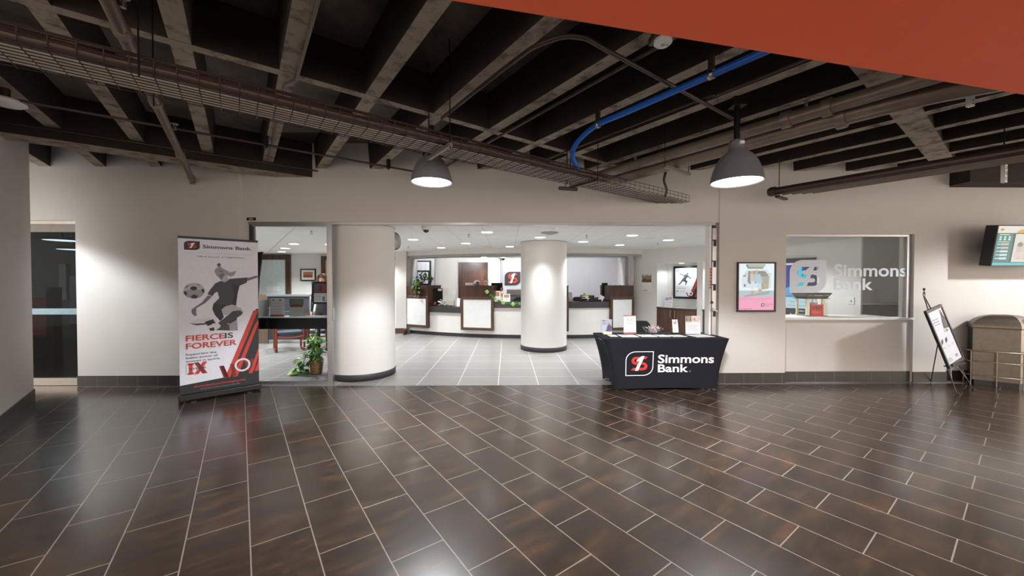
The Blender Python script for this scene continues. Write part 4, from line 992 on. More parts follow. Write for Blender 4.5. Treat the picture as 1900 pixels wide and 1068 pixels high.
for x, c in ((.08, (74, 74, 80)), (.38, (36, 38, 48)), (.68, (206, 206, 212))): A.poly([(x, .36), (x + .16, .40), (x + .2, .47), (x + .03, .44)], C(c), 1); A.lines(x, x + .2, .29, .33, 2, g3, 1)
A.lines(.08, .4, .04, .12, 3, g2, 1); logo_mark(A, .66, .06, .12, .05, INK, PAL, WHT, 1); A.text('Simmons', .80, .085, .012, g5, 1); A.text('Bank', .80, .065, .012, g5, 1)
A.build('notice', b)

# ---- litter bin with wire guard
bin_m = M('bin_bronze', (104, 96, 86), .4, .75, .08, 20)
BC = Vector((7.308, 5.52, 0))
t = thing('litter_bin', 'large bronze-grey litter bin with a domed lid at the right frame edge', 'bin', BC, math.radians(-40))
bx, by = .225, .12
BP = [(-bx, -by), (bx, -by), (.431, .162), (.183, .44), (-bx, by)]; bc = Vector((.14, .10))
def bpoly(k): return [tuple(bc + (Vector(p) - bc) * k) for p in BP]
MB().prism(bpoly(.94), 0, .09, black).build('plinth', t)
side_m = M('bin_shade_side', (66, 60, 54), .5, .4); q = MB()
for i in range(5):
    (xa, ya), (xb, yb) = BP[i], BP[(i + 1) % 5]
    q.add([(xa, ya, .08), (xb, yb, .08), (xb, yb, .865), (xa, ya, .865)], [(0, 1, 2, 3)], (bin_m, steel_w, bin_m, bin_m, side_m)[i])  # light put into the colour: right facet lighter, left side darker
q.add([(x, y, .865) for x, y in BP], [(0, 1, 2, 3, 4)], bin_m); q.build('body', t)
m = MB(); vs_ = []
for k in range(11):
    a = k / 10 * math.pi / 2; vs_ += [(x, y, .872 + .19 * math.sin(a)) for x, y in bpoly((.22 + .78 * math.cos(a)) * 1.03)]
for i in range(5):
    m.add(vs_, [(5 * k + i, 5 * k + (i + 1) % 5, 5 * k + 5 + (i + 1) % 5, 5 * k + 5 + i) for k in range(10)], steel_w if i == 1 else bin_m, False)  # lid facet above the brighter side painted lighter too
m.add(vs_[-5:], [(0, 1, 2, 3, 4)], bin_m); m.build('lid', t)
MB().prism(bpoly(1.045), .858, .873, black).build('lid_seam', t)
MB().sph((.315, .03, .975), (.035, .055, .05), black, 16, 10).build('opening', t)
MB().cbox((.33, .0155, .79), (.004, .17, .05), black, Matrix.Rotation(-.62, 3, 'Z')).build('label_plate', t)
m = MB(); gp = [(-bx - .05, by - .06), (-bx - .05, -by + .01), (-bx - .02, -by - .035), (bx + .02, -by - .035), (.48, .16)]
for z in (.15, .36, .52): m.tube([(x, y, z) for x, y in gp], .0075 if z < .5 else .011, steel_w, 8)
for x, y in (gp[0], gp[2], (0, -by - .035), gp[3], gp[4]): m.cyl((x, y, .0), (x, y, .52), .007, steel_w, 8)
m.build('wire_guard', t)

# ---- menu screen on the end wall
tv = at(1849, 419, 5.33); tz0, tz1 = at(1840, 492, 5.40).z, tv.z
t = thing('menu_screen', 'wall-mounted menu screen with a teal panel, tilted down over the bin', 'screen', (tv.x + .62, 5.40, tz0), 0)
tilt = math.atan2(.075, tz1 - tz0); hh = (tz1 - tz0) / math.cos(tilt); ww = 1.24
o = MB().box((-ww / 2, -.012, -.012), (ww / 2, .13, hh + .012), black).build('housing', t, .006); o.rotation_euler[0] = tilt
A = Art((-ww / 2 + .012, -.013, .0), (1, 0, 0), (0, 0, 1), ww - .024, hh)
S = lambda c: E(c, .8)
A.rect(0, 0, 1, 1, S((14, 40, 48))); A.rect(0, 0, 1, .075, S((60, 196, 200)), 1); A.rect(0, .82, 1, 1, S((232, 230, 218)), 1)
A.rect(0, .09, .20, .80, S((16, 124, 124)), 1); A.rect(.225, .09, .66, .80, S((226, 224, 214)), 1); A.rect(.68, .09, 1, .80, S((16, 124, 124)), 1)
A.oval(.05, .91, .025, .03, S((214, 140, 60)), 2); A.poly([(.22, .82), (.26, .9), (.33, .93), (.4, .86), (.48, .94), (.55, .82)], S((226, 170, 50)), 2)
for k in range(3): A.rect(.03 + .055 * k, .64, .06 + .055 * k, .68, WHT if False else S((220, 240, 230)), 2); A.oval(.045 + .055 * k, .72, .015, .03, S((200, 232, 190)), 2)
A.rect(.03, .775, .15, .795, S((210, 236, 230)), 2); A.rect(.02, .59, .16, .61, S((210, 236, 230)), 2)
for k in range(5): A.rect(.02, .53 - .09 * k, .08, .55 - .09 * k, S((220, 240, 236)), 2); A.rect(.07, .515 - .09 * k, .16, .565 - .09 * k, S((214, 190, 180) if k < 2 else (214, 236, 232)), 3)
for x, hgt in ((.30, .5), (.38, .62), (.47, .55), (.55, .48)): A.poly([(x - .03, .16), (x + .03, .16), (x + .04, .16 + hgt * .7), (x - .04, .16 + hgt * .7)], S((206, 196, 186)), 2); A.oval(x, .16 + hgt * .75, .035, .06, S((140, 130, 96)), 3, 12)
A.rect(.25, .2, .62, .34, S((226, 206, 204)), 4)
o = A.build('display', t); o.rotation_euler[0] = tilt
MB().box((-.2, .17, hh * .3), (.2, .39, hh * .7), black).box((-.25, .12, hh * .25), (.25, .18, hh * .75), black).build('wall_mount', t)
# ================================================================== BANK HALL THINGS
AC, AR = Vector((1.20, 18.04, 0)), 7.8             # centre and radius of the bowed teller counter front
def arc(th, r=AR, z=0.0): return Vector((AC.x + r * math.sin(th), AC.y - r * math.cos(th), z))
def arc_at(px, r=AR):
    lo, hi = -.9, .9
    for _ in range(50):
        mid = (lo + hi) / 2; p = arc(mid, r)
        if p.x / p.y < slope(px): lo = mid
        else: hi = mid
    return lo
def arc_slab(q, t0, t1, r0, r1, z0, z1, mat, n=14):
    P = [arc(t0 + (t1 - t0) * k / n, r0) for k in range(n + 1)] + [arc(t1 - (t1 - t0) * k / n, r1) for k in range(n + 1)]
    return q.prism([(p.x, p.y) for p in P], z0, z1, mat)
TA, TB = arc_at(752), arc_at(1176)
tc = thing('teller_counter', 'long bowed white teller counter with grey tops across the back of the hall', 'counter', arc(0))
def ab(q, name, parent=tc, bev=0): return q.build(name, parent, bev, loc=-parent.location)
ab(arc_slab(MB(), TA, TB, AR, AR - .12, .10, .68, lam, 30), 'front_panel')
ab(arc_slab(MB(), TA, TB, AR - .01, AR - .1, 0, .10, char, 30), 'kick_base')
e1, e2 = arc_at(792), arc_at(856)
f1, f2 = arc_at(912), TB
ab(arc_slab(MB(), e2 + .003, TB, AR, AR - .12, .68, .84, lam, 20), 'upper_panel')
ab(arc_slab(MB(), TA, e2, AR + .04, AR - .55, .675, .845, counter_m, 12), 'low_countertop')
ab(arc_slab(MB(), e2 + .003, TB, AR + .04, AR - .55, .84, 1.005, counter_m, 24), 'countertop')
# base trim at the left end of the counter
struct(MB().box((-3.36, 11.325, 0), (-3.0, 11.35, .16), wood_c).box((-3.03, 11.0, 0), (-3.0, 11.35, .16), wood_c).build('baseboard_counter'))
# soffit over the counter
q = MB(); arc_slab(q, arc_at(735) - .05, TB + .05, AR + .02, AR - .45, 2.345, CEIL, paint_w, 30); arc_slab(q, arc_at(735) - .05, TB + .05, AR - .03, AR - .40, 2.275, 2.345, paint_g, 30)
struct(q.build('ceiling_soffit'))
q = MB(); a_ = arc(TB - .012, AR - .02); q.cbox((a_.x, a_.y + .15, 1.15), (.14, .3, 2.28), paint_g)
struct(q.build('wall_counter_end'))
a_ = arc(TA + .0, AR - .25); struct(MB().cbox((a_.x - .02, a_.y + .15, 1.14), (.12, .9, 2.27), paint_g).build('wall_counter_stub'))
# four tall walnut piers
def pier(px0, px1, label, z0=.21, z1=1.455):
    t0, t1 = arc_at(px0, AR + .1), arc_at(px1, AR + .1); tm = (t0 + t1) / 2; p = arc(tm, AR + .1); wd = (arc(t0, AR + .1) - arc(t1, AR + .1)).length
    t = thing('counter_pier', label, 'counter pier', (p.x, p.y, z0), tm, 'teller counter piers')
    hh = z1 - z0; fz = .93
    MB().box((-wd / 2 + .02, .025, 0), (wd / 2 - .02, .62, hh), wood_d).build('carcass', t)
    m = MB(); b_ = .075
    for q in (((-wd / 2, 0, 0), (wd / 2, .03, b_)), ((-wd / 2, 0, fz - b_), (wd / 2, .03, fz)), ((-wd / 2, 0, b_), (-wd / 2 + b_, .03, fz - b_)), ((wd / 2 - b_, 0, b_), (wd / 2, .03, fz - b_))): m.box(q[0], q[1], wood_f)
    m.build('panel_frame', t, .004)
    MB().box((-wd / 2 + b_, .012, b_), (wd / 2 - b_, .028, fz - b_), lam_g).build('panel', t)
    MB().box((-wd / 2 + .01, .012, fz), (wd / 2 - .01, .60, hh - .02), wood_d).box((-wd / 2, .0, hh - .02), (wd / 2, .63, hh), wood_f).build('upper_box', t)
    return t, p, tm, wd, z1
K1 = pier(747, 794, 'walnut teller pier at the left end, trailing vine on its top')
K2 = pier(855, 916, 'wide walnut teller pier with the clover garland hung from its corner')
K3 = pier(1004, 1055.5, 'walnut teller pier mostly hidden behind the right round column')
K4 = pier(1133, 1177, 'walnut teller pier at the right end beside the slanted wall')

def foliage(name, parent, pts, r, nl, size, mats, seed, droop=0.0):
    rnd = random.Random(seed); m = MB()
    for k in range(nl):
        c = Vector(rnd.choice(pts)); d = Vector((rnd.gauss(0, 1), rnd.gauss(0, 1), rnd.gauss(0, .8))).normalized()
        p = c + d * r * rnd.uniform(.3, 1); s_ = size * rnd.uniform(.7, 1.3)
        t_ = Vector((d.x, d.y, -droop + rnd.uniform(-.4, .5))).normalized(); sd = t_.cross(Vector((rnd.uniform(-.4, .4), rnd.uniform(-.4, .4), 1))).normalized(); up = sd.cross(t_)
        V = [p, p + t_ * s_ * .45 + sd * s_ * .38 + up * s_ * .08, p + t_ * s_ * 1.1 - up * s_ * .1, p + t_ * s_ * .45 - sd * s_ * .38 + up * s_ * .08, p + t_ * s_ * .5 - up * s_ * .03]
        m.add(V, [(0, 1, 4), (1, 2, 4), (2, 3, 4), (3, 0, 4)], mats[rnd.randrange(len(mats))])
    return m.build(name, parent)
# vine on the left pier
p = arc(K1[2], AR - .12); t = thing('potted_vine', 'small potted vine trailing over the front of the left teller pier', 'plant', (p.x + .02, p.y - .05, 1.457))
MB().lathe([(0, 0), (.06, 0), (.08, .11), (.07, .11), (.06, .09), (0, .09)], M('clay_pot', (120, 96, 80), .7), 18).build('pot', t)
dz = 0
foliage('foliage', t, [(0, 0, .18), (.08, 0, .26), (-.1, -.02, .14), (.2, 0, .22), (-.05, -.12, .08), (-.06, -.19, -.02), (-.05, -.21, -.12), (.02, -.2, -.02), (.1, 0, .32), (.26, .0, .2)], .12, 150, .10, [leaf_m, leaf_d, leaf_d], 3, .4)
m = MB()
for a_ in ([(0, 0, .09), (.1, 0, .25), (.27, 0, .2)], [(0, 0, .09), (-.05, -.16, .1), (-.06, -.21, -.15)], [(0, 0, .09), (-.12, -.04, .16)]): m.tube(spline(a_, 4), .005, leaf_d, 5)
m.build('stem', t)
foliage('trailing_leaves', t, [(-.08, -.215, -.2), (-.03, -.215, -.26), (-.06, -.21, -.3)], .05, 14, .07, [M('faded_leaf', (112, 98, 70), .5)], 5, .8)
# things on the pier tops and counters
def onarc(px, r, z): return arc(arc_at(px, r), r, z)
def card(name, label, cat, p, wd, hg, rot, col, lean=.15, draw=None, thick=.012, group=None):
    A = Art((-wd / 2, -thick / 2, 0), (1, 0, 0), (0, 0, 1), wd, hg); A.box((-wd / 2, -thick / 2, 0), (wd / 2, thick / 2, hg), col)
    if draw: draw(A)
    o = A.build(name, None, 0, p); o.rotation_euler = (-lean, 0, rot); return tag(o, label, cat, group)
z2, z1_, zc = 1.458, .848, 1.008
o = MB().box((-.13, -.03, 0), (.13, .03, .075), C((216, 208, 198))).build('name_block', None, .004, onarc(872, AR - .15, z2)); tag(o, 'cream nameplate block on top of the wide middle pier', 'nameplate')
t = thing('toy_helmet', 'small white helmet-shaped ornament on top of the wide middle pier', 'ornament', onarc(885, AR - .15, z2))
MB().sph((0, 0, .075), (.10, .10, .075), WHT, 18, 12).build('shell', t); MB().sph((.02, -.088, .075), (.05, .02, .035), C((74, 70, 92)), 12, 8).build('badge', t); MB().tube([(.09, -.05, .05), (.1, -.1, .04), (0, -.13, .035), (-.1, -.1, .04), (-.09, -.05, .05)], .007, g3, 6).build('face_bar', t)
card('photo_frame', 'tan picture frame with a dark letter on the wide middle pier', 'picture frame', onarc(901.5, AR - .15, z2), .135, .14, -.15, C((196, 172, 140)), .15, lambda A: (A.rect(.15, .12, .85, .88, C((226, 206, 180))), A.text('B', .3, .3, .42, g1, 1, .03, width=.4)))
# left (low) counter
def monitor(name, label, p, wd, hg, rot, stand_h=.12, front=black):
    t = thing(name, label, 'monitor', p, rot)
    MB().box((-wd / 2, -.02, stand_h), (wd / 2, .02, stand_h + hg), black).build('screen_back', t, .006)
    MB().box((-.03, .02, .01), (.03, .05, stand_h + hg * .5), black).build('stand', t); MB().box((-.11, -.09, 0), (.11, .09, .012), black).build('base', t); return t
t = monitor('monitor', 'black monitor on the low counter beside the left pier, small sticker on its back', onarc(813, AR - .3, z1_), .30, .42, .75, .10)
MB().box((-.02, -.024, .44), (.11, -.02, .50), WHT).build('sticker', t)
o = MB().box((-.05, -.03, 0), (.05, .03, .04), WHT).build('card_box', None, 0, onarc(799.5, AR - .12, z1_)); tag(o, 'tiny white card block at the left end of the low counter', 'card block')
t = thing('jar', 'small red-brown jar on the low counter', 'jar', onarc(807, AR - .14, z1_)); MB().lathe([(0, 0), (.045, 0), (.048, .09), (.035, .1), (0, .1)], C((122, 62, 56)), 16).build('body', t); MB().lathe([(.036, .098), (.036, .12), (0, .12)], C((84, 50, 46)), 14).build('lid', t)
t = thing('paper_heap', 'crumpled white papers and pens heaped on the low counter', 'papers', onarc(824, AR - .2, z1_))
m = MB(); rnd = random.Random(9)
for k in range(9): m.cbox((rnd.uniform(-.14, .16), rnd.uniform(-.08, .08), .025 + .016 * k), (.14, .11, .012), (WHT, WHT, C((206, 190, 176)))[k % 3], Matrix.Rotation(rnd.uniform(-.5, .5), 3, 'X') @ Matrix.Rotation(rnd.uniform(-.6, .6), 3, 'Y'))
m.build('papers', t); MB().box((-.2, -.12, 0), (.26, .1, .02), char).build('tray', t)
o = MB().box((-.09, -.06, 0), (.09, .06, .17), C((204, 194, 178))).build('tissue_box', None, .01, onarc(837, AR - .26, z1_)); tag(o, 'beige box standing on the low counter behind the papers', 'box')
card('tent_card', 'small white upright card on a gold foot beside the wide pier', 'card', onarc(850, AR - .12, z1_), .10, .24, -.2, WHT, .2)
# main counter left of the column
monitor('monitor', 'dark monitor behind the wide middle pier', onarc(922, AR - .42, zc), .36, .36, -.5, .16)
for k, (px, dr_, wd, hg, lb, c) in enumerate(((923, .10, .16, .30, 'tall white brochure leaning beside the garland, leftmost of the cluster', (226, 222, 216)), (932, .14, .14, .26, 'white brochure with a brown picture in the middle of the cluster', (222, 214, 204)), (940, .08, .20, .22, 'wide white brochure at the right of the cluster by the garland', (230, 228, 224)))):
    card('brochure', lb, 'brochure', onarc(px, AR - dr_, zc), wd, hg, (.1, -.1, .05)[k], C(c), .22, lambda A: (A.rect(.15, .5, .85, .9, C((170, 130, 100))), A.lines(.15, .85, .1, .42, 4, g4)))
t = thing('figurine', 'small brown and cream figurine behind the counter brochures', 'figurine', onarc(930.5, AR - .24, zc))
MB().lathe([(0, 0), (.05, 0), (.06, .1), (.04, .24), (.03, .3), (0, .3)], C((214, 190, 160)), 14).build('body', t); MB().sph((0, 0, .345), .05, C((130, 76, 56)), 12, 8).build('head', t)
t = thing('printer', 'white printer on the desk behind the counter below the wall emblem', 'printer', onarc(956, AR - 1.5, .9))
MB().box((-.27, -.2, .1), (.27, .2, .42), white).build('body', t, .015); MB().box((-.2, -.21, .2), (.2, -.2, .26), g4).build('paper_slot', t); MB().box((-.32, -.25, -.9), (.32, .25, .1), lam_g).build('cabinet', t)
def task_chair(label, p, rot, mat):
    t = thing('office_chair', label, 'chair', p, rot)
    m = MB(); m.xf = Matrix.Translation((0, .0, .50)) @ Matrix.Rotation(0, 4, 'X')
    pr = [(-.22, 0), (-.25, .2), (-.23, .42), (-.15, .50), (.15, .50), (.23, .42), (.25, .2), (.22, 0)]
    m.xprism(pr, .20, .27, mat); m.build('backrest', t, .02)
    MB().box((-.24, -.24, .42), (.24, .22, .50), mat).build('seat', t, .02)
    MB().cyl((0, 0, .08), (0, 0, .42), .03, black).build('post', t)
    m = MB()
    for k in range(5): a = k * 1.2566; m.bar((0, 0, .08), (.28 * math.cos(a), .28 * math.sin(a), .045), .05, .03, black).sph((.28 * math.cos(a), .28 * math.sin(a), .028), .028, black, 8, 6)
    m.build('base', t)
    for s_ in (-1, 1): MB().tube([(s_ * .24, .05, .46), (s_ * .29, .05, .5), (s_ * .29, .05, .66)], .015, black, 8).box((s_ * .29 - .03, -.12, .65), (s_ * .29 + .03, .16, .69), mat).build('armrest', t)
    return t
task_chair('dark grey office chair behind the counter, half hidden by the right column', onarc(963, AR - .85, .12), math.pi + .2, char)
# clover garland along the counter edge
cl_pts = [(903.5, 541, 0), (911, 548, 1), (914, 551, 1), (918.5, 554, 0), (926, 558.5, 1), (934, 561, 0), (940, 562.5, 1), (946, 563.5, 1), (952, 564, 0), (958, 563.5, 1), (964, 563.5, 2)]
t = thing('clover_garland', 'green paper clover garland hanging from the wide pier along the counter edge', 'garland', arc(arc_at(930), AR + .06, .9))
inv = -t.location
for k, (px, py, c) in enumerate(cl_pts):
    r_ = AR + (.118 if px < 917 else .058); th_ = arc_at(px, r_); q0 = arc(th_, r_); q = at(px, py, q0.y); rr = .045 if c == 0 else .036
    mt = (leaf_l, M('paper_green', (38, 112, 52), .6), M('mint_leaf', (96, 160, 110), .6))[c]
    m = MB()
    for j in range(4): a = j * 1.571 + .4 * k; m.lathe([(0, -.004), (rr * .62, -.004), (rr * .66, 0), (rr * .62, .004), (0, .004)], mt, 10, (rr * .62 * math.cos(a), rr * .62 * math.sin(a), 0))
    m.lathe([(0, -.008), (.014, -.008), (.014, .006), (0, .006)], leaf_m, 8)
    o = m.build('clover', t, 0, q + inv); o.rotation_euler = (math.pi / 2, 0, th_)
m = MB(); m.tube([at(px, py, arc(arc_at(px, AR + (.122 if px < 917 else .062)), AR + (.122 if px < 917 else .062)).y) + Vector((0, .012, 0)) for px, py, c in cl_pts], .004, leaf_d, 5); m.build('string', t, 0, inv)
# main counter right of the column
card('brochure', 'white leaning brochure on the counter just right of the right column', 'brochure', onarc(1058, AR - .15, zc), .16, .27, .25, C((206, 204, 204)), .3, lambda A: A.rect(.1, .0, .9, .2, C((170, 140, 110))))
task_chair('dark grey office chair behind the counter right of the right column', onarc(1074, AR - .85, .12), math.pi - .1, char)
t = thing('desk_trays', 'stacked desk trays holding lime-green things on the right counter', 'desk organiser', onarc(1086, AR - .2, zc))
for k in range(3): MB().box((-.12, -.1, .01 + .07 * k), (.12, .1, .022 + .07 * k), (black, C((230, 228, 220)), C((196, 190, 60)))[k]).build('tray', t)
m = MB()
for x in (-.115, .115): m.box((x - .005, -.1, 0), (x + .005, .1, .18), black)
m.build('side', t); MB().box((-.08, -.08, .165), (.06, .06, .19), C((190, 200, 60))).sph((-.03, -.02, .21), .025, C((150, 190, 40)), 10, 8).build('lime_pad', t); MB().box((.13, -.05, 0), (.21, .04, .17), black).build('pen_box', t)
t = thing('desk_phone', 'black and white desk phone and papers on the right counter', 'phone', onarc(1107, AR - .22, zc))
MB().cbox((0, 0, .06), (.24, .2, .03), black, Matrix.Rotation(.35, 3, 'X')).box((-.11, -.09, 0), (.11, .09, .03), black).build('base', t); MB().tube([(-.11, -.08, .11), (-.08, 0, .15), (-.11, .08, .13)], .02, black, 8).build('handset', t); MB().cbox((.12, -.05, .09), (.13, .02, .15), WHT, Matrix.Rotation(.5, 3, 'Y')).build('note', t)
monitor('monitor', 'black monitor standing beside the right end pier', onarc(1122, AR - .42, zc), .34, .42, .9, .10)
o = MB().box((-.16, -.05, 0), (.16, .05, .035), acryl).box((-.1, -.04, .035), (.06, .04, .09), acryl).build('acrylic_tray', None, 0, onarc(1142, AR - .1, z2)); tag(o, 'clear acrylic card tray on the right end pier', 'card tray')
card('acrylic_sign', 'clear blank acrylic sign on the right end pier', 'sign holder', onarc(1163, AR - .12, z2), .10, .27, .25, acryl, .12)
t = thing('ornament', 'small orange round ornament at the right end of the right pier', 'ornament', onarc(1173.5, AR - .06, z2)); MB().sph((0, 0, .05), (.065, .065, .05), C((206, 104, 50)), 16, 10).build('body', t); MB().cyl((0, 0, .095), (.01, 0, .12), .008, leaf_d, 8).build('stem', t)

# ---- walls behind the counter
a_, b_ = at(851, 560, 14.19), at(905, 486.5, 14.19)
d3 = struct(MB().box((a_.x, 14.13, 0), (a_.x + .14, 14.2, b_.z), wood_d).box((b_.x - .14, 14.13, 0), (b_.x, 14.2, b_.z), wood_d).box((a_.x + .14, 14.13, b_.z - .14), (b_.x - .14, 14.2, b_.z), wood_d).build('door_3'))
MB().box((a_.x + .14, 14.16, 0), (b_.x - .14, 14.2, b_.z - .14), wood('door_walnut', (66, 40, 32), (90, 56, 44))).build('door_leaf', d3)
struct(MB().box((-3.03, 12.6, 0), (at(806, 500, 12.6).x, 12.75, CEIL), paint_l).build('wall_alcove'))
a_, b_ = at(771.5, 528, 12.59), at(800, 483.5, 12.59)
w3 = struct(MB().box((a_.x, 12.57, a_.z), (b_.x, 12.6, b_.z), black).build('window_3'))
zm = (a_.z + b_.z) / 2 + .05; wd = b_.x - a_.x
for k in range(3): MB().box((a_.x + .05 + (wd - .1) * k / 3, 12.562, zm + .03), (a_.x + .045 + (wd - .1) * (k + 1) / 3, 12.569, b_.z - .04), M('blind_white', (220, 222, 228), .6)).build('blind', w3)
A = Art((a_.x + .07, 12.569, a_.z + .04), (1, 0, 0), (0, 0, 1), wd - .17, zm - a_.z - .07); A.rect(0, 0, 1, 1, C((218, 220, 226)))
for r_ in range(4): A.lines(.08, .9, .08 + .22 * r_, .24 + .22 * r_, 2, g4, 1, .4, r_)
A.build('notice', w3)
for px, py, w_, h_, c, lb in ((828, 541, .16, .26, (222, 206, 200), 'pale pink paper on the wall between the monitor and the brown door'), (842, 543, .13, .16, (226, 224, 226), 'small white wall plate left of the brown door')):
    p = at(px, py, 14.19); o = MB().box((-w_ / 2, -.012, -h_ / 2), (w_ / 2, 0, h_ / 2), C(c)).build('wall_paper' if w_ > .15 else 'wall_plate', None, 0, (p.x, 14.199, p.z)); tag(o, lb, 'notice' if w_ > .15 else 'wall plate')
a_, b_ = at(936.5, 528.5, 14.31), at(965.5, 504, 14.31)
t = thing('wall_emblem', 'dark leaf-shaped bank emblem with a red S on the grey wall behind the counter', 'wall sign', ((a_.x + b_.x) / 2, 14.35, (a_.z + b_.z) / 2))
sx, sz = b_.x - a_.x, b_.z - a_.z
m = MB(); m.xprism([(x - .5 * 0, z) for x, z in leaf_loop(-sx / 2, -sz / 2, sx, sz)], -.04, 0, C((44, 42, 44))); m.build('plate', t)
A = Art((-sx / 2, -.04, -sz / 2), (1, 0, 0), (0, 0, 1), sx, sz, .004, .001); A.poly(s_loop(.2, .16, .62, .70), C((216, 50, 34)), 0); A.poly(one_loop(.2, .16, .6, .70), WHT, 1); A.build('logo', t)

# ---- slanted right wall: calendar, niche cabinet, poster, brochure, signage screen
def on_sw(name, label, cat, s, n, z): return thing(name, label, cat, sw(s, n, z), SROT)
def s_at(px, n=0.0):
    lo, hi = -.5, 5.5
    for _ in range(50):
        mid = (lo + hi) / 2; p = sw(mid, n)
        if p.x / p.y < slope(px): lo = mid
        else: hi = mid
    return lo
def z_at(px, py, n=0.0): p = sw(s_at(px, n), n); return at(px, py, p.y).z
s0, s1 = s_at(1191, -.01), s_at(1208.5, -.01); za, zb, zm = z_at(1200, 540), z_at(1200, 509), z_at(1200, 523)
t = on_sw('wall_calendar', 'wall calendar with a mountain picture on the slanted right wall', 'calendar', (s0 + s1) / 2, -.006, za)
wd, hg = s1 - s0, zb - za
A = Art((-wd / 2, 0, 0), (1, 0, 0), (0, 0, 1), wd, hg); A.box((-wd / 2, 0, 0), (wd / 2, .004, hg), WHT)
A.rect(0, .53, 1, 1, C((110, 124, 156)), 0); A.poly([(0, .8), (.2, .92), (.4, .85), (.65, .95), (1, .82), (1, .53), (0, .53)], C((150, 128, 92)), 1); A.poly([(0, .72), (.3, .76), (.6, .68), (1, .74), (1, .53), (0, .53)], C((104, 88, 60)), 2)
A.oval(.3, .95, .2, .03, C((226, 228, 236)), 1, 12); A.oval(.75, .965, .2, .025, C((226, 228, 236)), 1, 12)
for r_ in range(4):
    for c_ in range(6): A.rect(.06 + .15 * c_, .14 + .085 * r_, .10 + .15 * c_, .17 + .085 * r_, g4, 1)
A.rect(.05, .03, .6, .06, g2, 1); A.oval(.5, .05, .04, .02, g5, 2, 8); A.build('pages', t)
zc1 = .87
def niche_cab(s0, s1, label, doors):
    t = on_sw('niche_cabinet', label, 'cabinet', (s0 + s1) / 2, 0, 0); L = s1 - s0
    n = 12; F = [(-L / 2 + L * k / n, -.03 - .10 * math.sin(math.pi * k / n) * (1 if doors > 1 else .3)) for k in range(n + 1)]
    MB().prism([(x, y + .03) for x, y in F] + [(L / 2, .44), (-L / 2, .44)], .0, zc1 - .035, wood_c).build('body', t)
    MB().prism(F + [(L / 2, .48), (-L / 2, .48)], zc1 - .035, zc1, M('niche_top', (176, 182, 186), .2, 0, .05, 30), counter_m).build('countertop', t)
    if doors > 1:
        for d in (-1, 1):
            dm = MB(); x0, x1 = (-L / 2 + .01, -.02) if d < 0 else (0.0, L / 2 - .03)
            P_ = [(x0 + (x1 - x0) * k / 6) for k in range(7)]; yy = lambda x: -.03 - .10 * math.sin(math.pi * (x + L / 2) / L) + .012
            dm.prism([(x, yy(x)) for x in P_] + [(x, yy(x) + .02) for x in P_[::-1]], .10, zc1 - .05, wood_c); o = dm.build('door', t)
            hx = -.07 if d < 0 else .05
            MB().cyl((hx, yy(hx) - .03, .60), (hx, yy(hx) - .03, .80), .010, steel, 10).cyl((hx, yy(hx) - .03, .62), (hx, yy(hx) + .01, .62), .006, steel, 8).cyl((hx, yy(hx) - .03, .78), (hx, yy(hx) + .01, .78), .006, steel, 8).build('handle', o)
    return t
niche_cab(.705, 1.825, 'bow-fronted brown cabinet under the framed runner poster in the lit niche', 2)
niche_cab(1.98, 3.045, 'brown cabinet in the narrow lit niche beside the glass door jamb', 1)
nb = .495
s0, s1 = s_at(1249, nb - .03), s_at(1296.5, nb - .03); za, zb = z_at(1272, 554, nb - .03), z_at(1272, 493, nb - .03)
t = on_sw('framed_poster', 'black-framed white poster of a runner in the lit niche', 'poster', (s0 + s1) / 2, nb, za); wd, hg = s1 - s0, zb - za; f_ = .055
m = MB()
for q in (((-wd / 2, -.035, 0), (wd / 2, 0, f_)), ((-wd / 2, -.035, hg - f_), (wd / 2, 0, hg)), ((-wd / 2, -.035, f_), (-wd / 2 + f_, 0, hg - f_)), ((wd / 2 - f_, -.035, f_), (wd / 2, 0, hg - f_))): m.box(q[0], q[1], black)
m.build('frame', t, .004)
A = Art((-wd / 2 + f_, -.012, f_), (1, 0, 0), (0, 0, 1), wd - 2 * f_, hg - 2 * f_); A.box((-wd / 2 + f_, -.012, f_), (wd / 2 - f_, 0, hg - f_), C((226, 230, 234)))
logo_mark(A, .05, .86, .12, .085, INK, WHT, WHT, 0); A.text('Simmons', .2, .91, .018, g1, 0, .01); A.text('Bank', .2, .875, .018, g1, 0, .01)
A.poly([(.62, 0), (.66, 0), (1, .58), (1, .68)], red2, 1); A.poly([(.70, .0), (.74, 0), (1, .43), (1, .52)], red2, 1); A.poly([(.66, 0), (.70, 0), (1, .52), (1, .58)], drk, 1); A.poly([(.74, 0), (1, 0), (1, .43)], drk, 1); A.poly([(.9, 0), (.96, 0), (1, .08), (1, .2)], red2, 2)
A.poly([(.5, .15), (.55, .15), (.63, .02), (.58, .02)], dred, 2)
A.loops([[(.73 + .09 * math.cos(k * .314), .115 + .07 * math.sin(k * .314)) for k in range(20)], [(.73 + .055 * math.cos(k * .314), .115 + .043 * math.sin(k * .314)) for k in range(20)]], WHT, 3)
A.poly([(.18, .80), (.22, .82), (.40, .76), (.54, .78), (.60, .74), (.70, .66), (.80, .72), (.78, .73), (.70, .62), (.60, .68), (.52, .64), (.50, .58), (.58, .54), (.50, .42), (.46, .40), (.48, .50), (.36, .54), (.26, .46), (.16, .40), (.14, .42), (.24, .50), (.32, .60), (.42, .70), (.38, .73)], g1, 2)
A.oval(.57, .80, .045, .035, g1, 2, 12); A.text('FIERCE IS', .05, .33, .035, C((206, 150, 140)), 2, .005, width=.42); A.text('FOREVER', .05, .265, .04, C((190, 110, 100)), 2, .01, width=.44)
A.text('IX', .05, .165, .06, g1, 2, .012, width=.14); A.lines(.22, .5, .16, .23, 3, g4, 2); A.rect(.05, .12, .5, .125, g4, 2); A.build('print', t)
